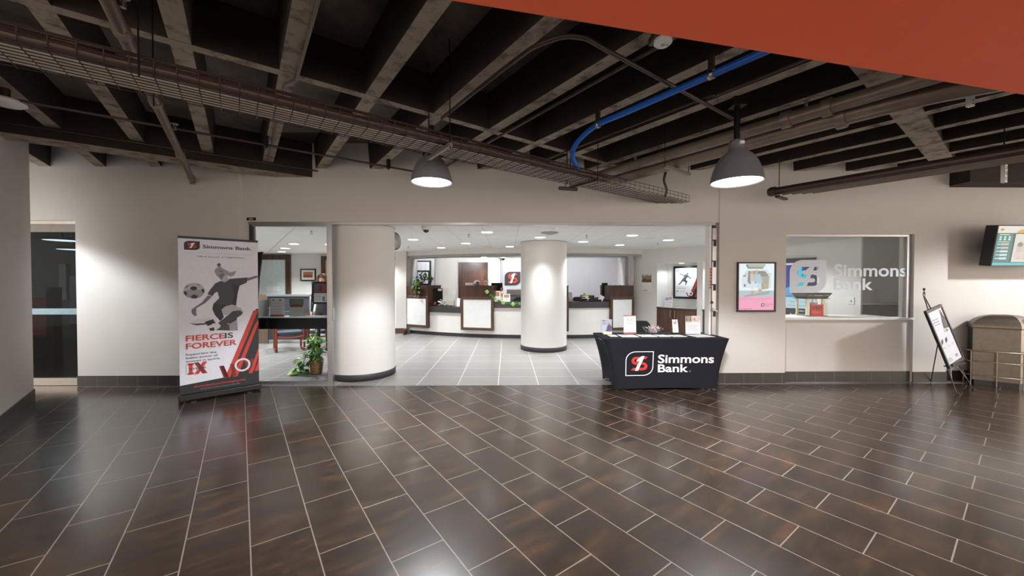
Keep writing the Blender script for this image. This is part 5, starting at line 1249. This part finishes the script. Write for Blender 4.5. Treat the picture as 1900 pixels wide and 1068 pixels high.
bs = s_at(1241, .22); t = on_sw('brochure_stand', 'white brochure stand on the niche countertop left of the runner poster', 'brochure holder', bs, .22, zc1); t.rotation_euler[2] = SROT + .3
wd, hg = .20, z_at(1241, 549, .22) - zc1
A = Art((-wd / 2, -.01, .0), (1, 0, 0), (0, 0, 1), wd, hg); A.box((-wd / 2, -.01, 0), (wd / 2, 0, hg), WHT); A.rect(.0, .55, 1, 1, C((220, 216, 226)), 0); A.oval(.72, .8, .16, .13, C((206, 120, 90)), 1, 12); A.rect(.05, .6, .5, .85, C((150, 150, 190)), 1); A.text('GET STARTED', .08, .36, .07, C((70, 90, 140)), 1, .015, width=.84); A.lines(.1, .9, .1, .28, 3, g4, 1)
o = A.build('sheet', t); o.rotation_euler[0] = -.1; MB().box((-wd / 2, -.02, 0), (wd / 2, .08, .006), acryl).build('foot', t)
# chair behind the display table
p = onz(1190, 640, .0); p = Vector((2.62, 7.35, 0)); task_chair('dark grey padded chair behind the black table, only its rounded back showing', p, math.pi * .9, M('grey_upholstery', (62, 66, 70), .7, 0, .06, 40)).scale = (.8, .8, .82)
# signage screen and wall plate seen through the right window
s0, s1 = s_at(1440, -.04), s_at(1512, -.04); za, zb = z_at(1490, 594, -.04), z_at(1490, 479, -.04); wd, hg = s1 - s0, zb - za
t = on_sw('signage_screen', 'glowing blue signage screen on the slanted wall, seen through the lettered window', 'screen', (s0 + s1) / 2, -.01, za)
MB().box((-wd / 2 - .01, -.03, -.01), (wd / 2 + .01, 0.008, hg + .01), black).build('housing', t)
A = Art((-wd / 2, -.031, 0), (1, 0, 0), (0, 0, 1), wd, hg); S = lambda c: E(c, .85)
A.rect(0, 0, 1, 1, S((16, 20, 50))); A.rect(0, 0, 1, .19, S((44, 40, 44)), 1); A.rect(0, .19, 1, .37, S((196, 226, 232)), 1); A.rect(0, .37, 1, .40, S((40, 150, 190)), 1); A.rect(0, .40, 1, .90, S((30, 50, 150)), 1); A.rect(.75, .45, 1, .9, S((14, 20, 70)), 2)
A.poly([(.1, .45), (.5, .6), (.95, .86), (.85, .62), (.55, .5)], S((50, 190, 226)), 3); A.rect(.58, .5, .68, .85, S((60, 206, 236)), 3); A.rect(0, .9, 1, .93, S((226, 232, 236)), 2); A.poly([(0, .4), (.3, .5), (.5, .42), (.8, .46), (.9, .4)], S((120, 160, 220)), 3)
A.text('Welcome to our lobby', .36, .29, .025, S((90, 150, 170)), 2, 0, width=.58); A.rect(.36, .23, .9, .24, S((120, 190, 196)), 2)
A.text('Lobby Hours', .56, .14, .026, S((230, 230, 230)), 2, .015, width=.4); A.text('M - F: 8:30am - 5pm', .38, .085, .022, S((220, 220, 220)), 2, .01, width=.58); A.text('Saturday: Closed', .38, .04, .022, S((220, 220, 220)), 2, .01, width=.5); A.build('display', t)
s_ = s_at(1580); t = on_sw('wall_plate', 'white wall outlet plate seen through the lettered window', 'wall plate', s_, -.012, z_at(1580, 564.5)); MB().box((-.045, 0, 0), (.045, .012, .14), white).build('plate', t, .003); MB().box((-.008, -.004, .05), (.008, 0, .075), char).build('socket', t)
# popcorn machine on the inner window ledge
struct(MB().box((4.27, YC + .18, .95), (6.25, 6.45, .985), white).box((4.27, YC + .19, 0), (6.25, 6.40, .95), paint_w).build('trim_2'))
pY = 6.10; a_, b_ = at(1491, 589, pY), at(1541, 543, pY)
t = thing('popcorn_machine', 'popcorn machine with dark canopy and red panel on the ledge behind the lettered window', 'popcorn machine', ((a_.x + b_.x) / 2, pY + .12, .986)); wd = b_.x - a_.x; hg = b_.z - .986
can = M('canopy_bronze', (88, 80, 76), .4, .4)
m = MB(); x_ = wd / 2 - .02; m.prism([(-x_, -.14), (x_, -.14), (x_, .14), (-x_, .14)], hg - .10, hg - .09, can)
L4 = [(-x_ + .03, -.12), (x_ - .03, -.12), (x_ - .03, .12), (-x_ + .03, .12)]; U4 = [(-x_ - .02, -.16), (x_ + .02, -.16), (x_ + .02, .16), (-x_ - .02, .16)]
m.add([(*q, hg - .09) for q in L4] + [(*q, hg) for q in U4], [(0, 1, 5, 4), (1, 2, 6, 5), (2, 3, 7, 6), (3, 0, 4, 7), (4, 5, 6, 7)], can); m.build('canopy', t)
A = Art((-.09, -.145, hg - .07), (1, 0, 0), (0, 0, 1), .18, .05, .001, .004); A.text('POPCORN', .5, .3, .4, C((220, 214, 200)), 0, .01, width=.8, align='c'); A.stroke([(-.5, .3), (-.3, .7), (-.05, .4)], .006, C((190, 184, 176))); A.stroke([(1.05, .4), (1.3, .7), (1.5, .3)], .006, C((190, 184, 176))); A.build('lettering', t)
crm = C((222, 212, 184))
for x in (-x_ + .05, x_ - .09): MB().box((x - .02, -.12, 0), (x + .03, -.09, hg - .09), crm).build('post', t)
for x in (-x_ + .05, x_ - .03): MB().box((x - .015, .1, 0), (x + .015, .12, hg - .09), crm).build('post', t)
MB().box((-x_ + .04, -.115, .0), (x_ - .02, -.112, hg - .1), acryl).build('glass_pane', t)
MB().cyl((0.02, 0, hg - .09), (.02, 0, .22), .012, steel).lathe([(0, .16), (.06, .16), (.075, .22), (0, .225)], steel, 16, (.02, 0, 0)).build('kettle', t)
A = Art((-.10, -.13, .005), (1, 0, 0), (0, 0, 1), .2, .19); A.box((-.10, -.13, .005), (.10, -.10, .195), C((206, 48, 28)))
for k in range(4): A.rect(.1 + .21 * k, .55, .24 + .21 * k, .85, C((70, 20, 18)), 0); A.rect(.14 + .21 * k, .62, .18 + .21 * k, .72, C((206, 48, 28)), 1)
A.rect(.05, .3, .7, .36, C((226, 120, 90)), 0); A.build('front_panel', t)
MB().box((-x_ + .03, -.12, 0), (x_ - .01, .13, .012), steel).build('tray', t)

# ================================================================== GLAZED OFFICE AT LEFT
t = thing('window_ledge', 'black-fronted counter ledge standing right behind the left glass bay', 'counter', (-3.5, 5.98, 0))
MB().box((-.8, -.10, .992), (.79, .2, 1.005), M('ledge_top', (214, 212, 210), .3)).build('countertop', t); MB().box((-.8, -.10, .82), (.79, .18, .992), M('ledge_black', (24, 25, 28), .2)).build('fascia', t)
for x in (-.78, .76): MB().box((x, .12, 0), (x + .02, .16, .82), alu).build('support', t)
lz = 1.008
def onl(px, y_=0): return Vector((at(px, 580, 5.97 + y_).x, 5.97 + y_, lz))
def d_red(A): A.rect(0, 0, 1, .08, RED); [A.rect(.1, .7 - .16 * k, .9, .72 - .16 * k, g4) for k in range(4)]; A.rect(.12, .85, .3, .93, g3); A.rect(.6, .85, .8, .93, g3)
def d_meat(A): A.rect(0, 0, 1, 1, C((196, 196, 198))); A.rect(.05, .5, .95, .62, C((150, 60, 50)), 1); A.oval(.5, .58, .35, .07, C((130, 46, 40)), 2, 14); A.rect(0, .62, 1, .98, C((110, 124, 110)), 1); A.lines(.08, .9, .2, .42, 4, g4, 1); A.text('Simmons', .6, .08, .03, g1, 1)
stand('brochure_holder', 'acrylic holder with a red-footed list on the black ledge behind the left glass', 'brochure holder', onl(514.5), .215, .285, .02, d_red, .04)
stand('brochure_holder', 'acrylic holder with a red food picture on the black ledge behind the left glass', 'brochure holder', onl(550), .225, .285, -.02, d_meat, .04)
stand('brochure_holder', 'grey leaning card holder beside the banner edge on the black ledge', 'brochure holder', onl(486), .19, .265, .1, lambda A: A.rect(0, 0, 1, 1, C((150, 148, 146))), .2)
t = thing('small_ornament', 'small white figurine between the two holders nearest the banner on the ledge', 'ornament', onl(499, .05)); MB().lathe([(0, 0), (.025, 0), (.03, .05), (.018, .1), (0, .11)], WHT, 12).build('body', t); MB().sph((.0, 0, .125), .022, WHT, 10, 8).build('head', t)
for px, lb in ((566, 'loose white papers at the middle of the black ledge'), (592, 'loose grey and white papers at the right end of the black ledge')):
    p = onl(px, -.08); m = MB(); m.box((-.1, -.08, 0), (.1, .08, .006), WHT).cbox((.03, .02, .010), (.18, .12, .004), g4, Matrix.Rotation(.3, 3, 'Z')); tag(m.build('papers', None, 0, p), lb, 'papers')
# notice clamped to the inside of the glass
a_, b_ = at(578.5, 564, YB + .062), at(611, 522, YB + .062)
wd, hg = b_.x - a_.x, b_.z - a_.z
t = thing('glass_notice', 'black-framed notice fixed on stand-offs to the left glass bay', 'sign', ((a_.x + b_.x) / 2, YB + .062, a_.z)); f_ = .032
m = MB()
for q in (((-wd / 2, 0, 0), (wd / 2, .02, f_)), ((-wd / 2, 0, hg - f_), (wd / 2, .02, hg)), ((-wd / 2, 0, f_), (-wd / 2 + f_, .02, hg - f_)), ((wd / 2 - f_, 0, f_), (wd / 2, .02, hg - f_))): m.box(q[0], q[1], black)
m.build('frame', t, .003)
for x in (-1, 1):
    for z in (.02, hg - .02): MB().cyl((x * (wd / 2 - .018), -.011, z), (x * (wd / 2 - .018), .0, z), .009, steel, 12).build('stand_off', t)
A = Art((-wd / 2 + f_, .004, f_), (1, 0, 0), (0, 0, 1), wd - 2 * f_, hg - 2 * f_); A.box((-wd / 2 + f_, .004, f_), (wd / 2 - f_, .012, hg - f_), C((200, 202, 206))); A.rect(0, .52, 1, 1, C((110, 70, 76))); A.rect(.0, .68, .35, 1, C((84, 86, 116)), 1); A.rect(.4, .60, .6, .9, C((60, 54, 64)), 1); A.rect(.65, .58, .95, .95, C((146, 60, 66)), 1); A.rect(.62, .05, .8, .3, g2, 1); A.lines(.08, .55, .1, .42, 5, g3, 1); A.rect(.0, .48, 1, .52, C((110, 40, 50)), 1); A.build('notice', t)
# plant in a basket
pp = onz(596, 692, 0) + Vector((-.06, -.04, 0)); t = thing('potted_plant', 'leafy pothos in a woven basket on the floor behind the left glass', 'plant', pp)
bsk = M('basket', (128, 98, 62), .8, 0, .3, 40, .6, 90)
m = MB(); m.lathe([(0, .0), (.085, 0), (.095, .10), (.105, .22), (.112, .235), (.10, .235), (.09, .2), (0, .2)], bsk, 24)
for k in range(7): m.lathe([(.088 + .0025 * k, .02 + .03 * k), (.096 + .0028 * k, .032 + .03 * k), (.09 + .0026 * k, .044 + .03 * k)], bsk, 24)
m.build('basket', t)
foliage('foliage', t, [(0, 0, .35), (.02, 0, .5), (-.06, 0, .42), (-.12, -.02, .30), (-.2, -.02, .20), (-.24, 0, .1), (-.27, 0, .03), (.0, 0, .55), (-.02, 0, .62), (.0, -.05, .3), (-.1, .02, .36)], .10, 210, .105, [leaf_m, leaf_l, leaf_m, leaf_d], 11, .35)
m = MB()
for a_ in ([(0, 0, .2), (.02, 0, .45), (.04, 0, .62)], [(0, 0, .2), (-.08, 0, .36), (-.22, 0, .2), (-.27, 0, .02)], [(0, 0, .2), (-.05, 0, .5)], [(0, 0, .2), (.07, 0, .5)]): m.tube(spline(a_, 4), .006, leaf_d, 6)
m.build('stem', t)
m = MB(); m.tube([(.02, 0, .6), (.0, 0, .70)], .004, leaf_l, 6); m.add([(0, -.005, .69), (.025, 0, .72), (0.01, 0, .77), (-.025, 0, .73)], [(0, 1, 2, 3)], WHT); m.build('bloom', t)
# two red-wood guest chairs
navy = M('navy_fabric', (52, 56, 66), .85, 0, .1, 60)
def guest_chair(label, p, rot):
    t = thing('guest_chair', label, 'chair', p, rot, 'guest chairs in the office')
    for s_ in (-1, 1):
        o = MB().tube([(s_ * .27, -.26, .62), (s_ * .27, -.26, .02), (s_ * .27, .26, .02)], .022, wood_r, 4).tube([(s_ * .27, .26, .02), (s_ * .27, .24, .62), (s_ * .27, -.28, .62)], .022, wood_r, 4).build('side_frame', t)
    m = MB(); m.tube(spline([(-.27, -.24, .33), (0, -.25, .30), (.27, -.24, .33)], 5), .02, wood_r, 6); m.build('front_rail', t)
    MB().box((-.25, -.24, .36), (.25, .24, .44), navy).build('seat', t, .02)
    m = MB(); m.xf = Matrix.Translation((0, .24, .42)) @ Matrix.Rotation(-.18, 4, 'X'); m.box((-.25, 0, 0), (.25, .07, .46), navy); m.build('backrest', t, .02)
    return t
ca, cb_ = onz(488, 655, 0), onz(541, 650, 0)
guest_chair('red-wood guest chair with dark fabric, left one behind the black ledge', (ca + cb_) / 2 + Vector((.12, .24, 0)), math.atan2((cb_ - ca).y, (cb_ - ca).x))
guest_chair('red-wood guest chair with dark fabric, right one near the basket plant', onz(572, 648, 0) + Vector((.27, .24, 0)), .05)
# desk and dark partition deeper in the office
p = at(488, 600, 9.6); t = thing('office_desk', 'brown desk with a dark return at the back of the glazed office', 'desk', (p.x + .45, 9.8, 0))
MB().box((-.9, -.3, .72), (1.6, .4, .76), wood_f).build('desktop', t); MB().box((-.9, -.28, 0), (-.28, -.24, 1.24), wood('desk_brown', (92, 74, 62), (112, 92, 78))).build('end_panel', t); MB().box((-.28, -.27, .1), (.75, -.23, 1.22), char).box((-.3, -.3, 1.19), (.77, -.2, 1.24), g2).build('partition', t); MB().box((1.5, -.25, 0), (1.55, .35, .72), wood_f).build('leg_panel', t)
# back wall: brown-framed frosted window, picture, light switch, brown door jamb
a_, b_ = at(440, 600, 12.28), at(539.5, 472.5, 12.28)
w4 = struct(MB().box((a_.x, 12.22, b_.z - .16), (b_.x, 12.3, b_.z), wood_f).box((b_.x - .15, 12.22, 0), (b_.x, 12.3, b_.z - .16), wood_f).build('window_4'))
MB().box((a_.x, 12.25, .7), (b_.x - .15, 12.27, b_.z - .16), M('frosted_pane', (214, 224, 222), .3)).build('pane', w4)
for k in range(4): MB().box((b_.x - .75 + .1 * k, 12.235, 1.25), (b_.x - .67 + .1 * k, 12.248, 1.42), WHT).build('sticky_note', w4)
a_, b_ = at(557.5, 521, 12.28), at(586, 498.5, 12.28); wd, hg = b_.x - a_.x, b_.z - a_.z
t = thing('framed_picture', 'dark-framed picture with an orange centre on the office back wall', 'picture', ((a_.x + b_.x) / 2, 12.3, a_.z))
A = Art((-wd / 2, -.03, 0), (1, 0, 0), (0, 0, 1), wd, hg, .002, .001); A.box((-wd / 2, -.03, 0), (wd / 2, 0, hg), black); A.rect(.08, .1, .92, .9, WHT); A.rect(.2, .28, .8, .74, C((176, 96, 70)), 1)
for k in range(8): A.oval(.25 + .072 * k, .38 + .1 * (k % 2), .025, .045, C((70, 40, 36)), 2, 8); A.oval(.25 + .072 * k, .62 - .08 * (k % 2), .025, .04, C((206, 180, 160)), 2, 8)
A.build('frame', t)
a_ = at(575, 536, 12.29); o = MB().box((-.13, -.02, -.18), (.13, 0, .14), white).build('wall_plate', None, 0, (a_.x, 12.3, a_.z)); tag(o, 'white wall box beside the notice on the office back wall', 'wall plate')
a_, b_ = at(598, 600, 12.28), at(612, 475, 12.28)
d4 = struct(MB().box((a_.x, 12.22, 0), (a_.x + .12, 12.3, b_.z), wood_f).box((a_.x + .12, 12.22, b_.z - .12), (a_.x + .8, 12.3, b_.z), wood_f).build('door_4'))
MB().box((a_.x + .12, 12.26, 0), (a_.x + .8, 12.29, b_.z - .12), M('amber_door', (196, 160, 110), .4)).build('door_leaf', d4)

# ---- floor anchors in the threshold
for px, py, lb in ((770.5, 713, 'tiny bright floor bolt plate at the threshold near the left column'), (1059, 709.5, 'tiny bright floor bolt plate at the threshold left of the black table')):
    q = onz(px, py, 0); o = MB().lathe([(0, .004), (.022, .004), (.026, 0)], steel, 16).build('floor_plate', None, 0, (q.x, q.y, .0005)); tag(o, lb, 'floor plate')

# ---- person standing in the office behind the glass notice
def person():
    Yp = 8.55; px_ = at(598.3, 530, Yp).x
    t = thing('person', 'person in dark clothes standing behind the notice on the left glass', 'person', (px_, Yp, 0), .12); t.scale = (1.035, 1.035, 1.035)
    J = {'pel': (0, 0, .92), 'wai': (0, .01, 1.08), 'che': (0, 0, 1.27), 'nec': (0, .01, 1.41), 'hd0': (0, 0, 1.47), 'hd1': (0, -.005, 1.56), 'hd2': (0, .0, 1.645),
         'sL': (-.155, .01, 1.35), 'eL': (-.215, .03, 1.10), 'wL': (-.225, .0, .87), 'sR': (.155, .01, 1.35), 'eR': (.215, .03, 1.10), 'wR': (.225, .0, .87),
         'hL': (-.09, 0, .86), 'kL': (-.10, -.01, .48), 'aL': (-.10, .02, .08), 'tL': (-.11, -.13, .035), 'hR': (.09, 0, .86), 'kR': (.10, -.01, .48), 'aR': (.10, .02, .08), 'tR': (.11, -.13, .035),
         'mL': (-.222, -.015, .80), 'mR': (.222, -.015, .80)}
    Rr = {'pel': .135, 'wai': .118, 'che': .135, 'nec': .05, 'hd0': .06, 'hd1': .08, 'hd2': .07, 'sL': .062, 'eL': .045, 'wL': .028, 'sR': .062, 'eR': .045, 'wR': .028,
          'hL': .085, 'kL': .058, 'aL': .04, 'tL': .035, 'hR': .085, 'kR': .058, 'aR': .04, 'tR': .035, 'mL': .026, 'mR': .026}
    Ed = [('pel', 'wai'), ('wai', 'che'), ('che', 'nec'), ('nec', 'hd0'), ('hd0', 'hd1'), ('hd1', 'hd2'), ('che', 'sL'), ('sL', 'eL'), ('eL', 'wL'), ('wL', 'mL'), ('che', 'sR'), ('sR', 'eR'), ('eR', 'wR'), ('wR', 'mR'),
          ('pel', 'hL'), ('hL', 'kL'), ('kL', 'aL'), ('aL', 'tL'), ('pel', 'hR'), ('hR', 'kR'), ('kR', 'aR'), ('aR', 'tR')]
    # five short finger chains rooted in each palm
    for s_, m_ in ((-1, 'mL'), (1, 'mR')):
        b = Vector(J[m_])
        for k, (dx, ln) in enumerate(((-.026, .055), (-.009, .065), (.009, .062), (.026, .05))):
            n1, n2 = '%s%d' % (m_, k), '%s%dt' % (m_, k)
            J[n1] = b + Vector((0, dx, -.032)); J[n2] = b + Vector((-s_ * .012, dx * 1.2 - .006, -.032 - ln)); Rr[n1] = .0095; Rr[n2] = .0075; Ed += [(m_, n1), (n1, n2)]
        n1, n2 = m_ + 'th', m_ + 'tht'; J[n1] = b + Vector((-s_ * .01, -.034, -.004)); J[n2] = b + Vector((-s_ * .02, -.05, -.04)); Rr[n1] = .0105; Rr[n2] = .0085; Ed += [(m_, n1), (n1, n2)]
    ks = list(J); me = bpy.data.meshes.new('p'); me.from_pydata([tuple(J[k]) for k in ks], [(ks.index(a), ks.index(b)) for a, b in Ed], [])
    o = bpy.data.objects.new('p', me); COL.objects.link(o); sk = o.modifiers.new('s', 'SKIN'); sk.use_smooth_shade = True
    for k, v in zip(ks, me.skin_vertices[0].data): v.radius = (Rr[k], Rr[k] * (.8 if k in ('pel', 'wai', 'che') else 1)); v.use_root = k == 'pel'
    sb = o.modifiers.new('b', 'SUBSURF'); sb.levels = 2; sb.render_levels = 2
    dg = bpy.context.evaluated_depsgraph_get(); dg.update(); ev = o.evaluated_get(dg).to_mesh()
    V = [v.co.copy() for v in ev.vertices]; F = [list(p.vertices) for p in ev.polygons]; o.evaluated_get(dg).to_mesh_clear(); bpy.data.objects.remove(o)
    skin = M('skin', (206, 158, 132), .5, 0, .05, 20); dark = M('dark_clothes', (44, 42, 46), .85, 0, .08, 40); trou = M('dark_trousers', (34, 34, 40), .85); shoe = M('dark_shoes', (24, 22, 22), .5)
    for v in V:                                            # shape the head: flatter sides, brow, nose
        if v.z > 1.47:
            v.x *= .95
            if v.y < -.05 and abs(v.x) < .018 and 1.525 < v.z < 1.565: v.y -= .020
            if v.y < -.05 and .015 < abs(v.x) < .05 and 1.565 < v.z < 1.585: v.y += .006
    b = MB()
    def side(f):
        c = sum((V[i] for i in f), Vector()) / len(f)
        if c.z > 1.40 and abs(c.x) < .12: return skin
        if abs(c.x) > .17 and c.z < .86: return skin
        return shoe if c.z < .07 else (trou if c.z < .95 else dark)
    for mat in (skin, dark, trou, shoe):
        fs = [f for f in F if side(f) is mat]
        idx = sorted({i for f in fs for i in f}); mp = {i: k for k, i in enumerate(idx)}
        b.add([V[i] for i in idx], [[mp[i] for i in f] for f in fs], mat, True)
    for s_ in (-1, 1):
        b.sph((s_ * .030, -.080, 1.575), (.013, .008, .007), WHT, 8, 6); b.sph((s_ * .030, -.087, 1.575), (.006, .003, .006), g5, 8, 6)
        b.tube([(s_ * .018, -.084, 1.592), (s_ * .045, -.080, 1.594)], .0035, C((60, 40, 32)), 5); b.sph((s_ * .078, .0, 1.555), (.012, .02, .03), skin, 8, 6)
    b.sph((0, -.080, 1.508), (.022, .008, .007), C((160, 88, 84)), 8, 6); b.sph((0, -.092, 1.545), (.010, .014, .012), skin, 8, 6)
    b.build('body', t)
    h = MB(); vs_ = []; fs = []; hm = M('brown_hair', (104, 62, 42), .5, 0, .2, 60)
    h.sph((0, .018, 1.60), (.092, .088, .085), hm, 18, 12)
    for s_ in (-1, 1): h.tube(spline([(s_ * .04, -.062, 1.655), (s_ * .078, -.035, 1.60), (s_ * .085, .0, 1.5), (s_ * .07, .01, 1.42)], 4), [.012, .02, .022, .024, .026, .028, .030, .030, .030, .028, .026, .022, .018], hm, 8)
    h.tube(spline([(0, .085, 1.62), (0, .095, 1.52), (0, .085, 1.42)], 4), .06, hm, 10); h.build('hair', t)
person()
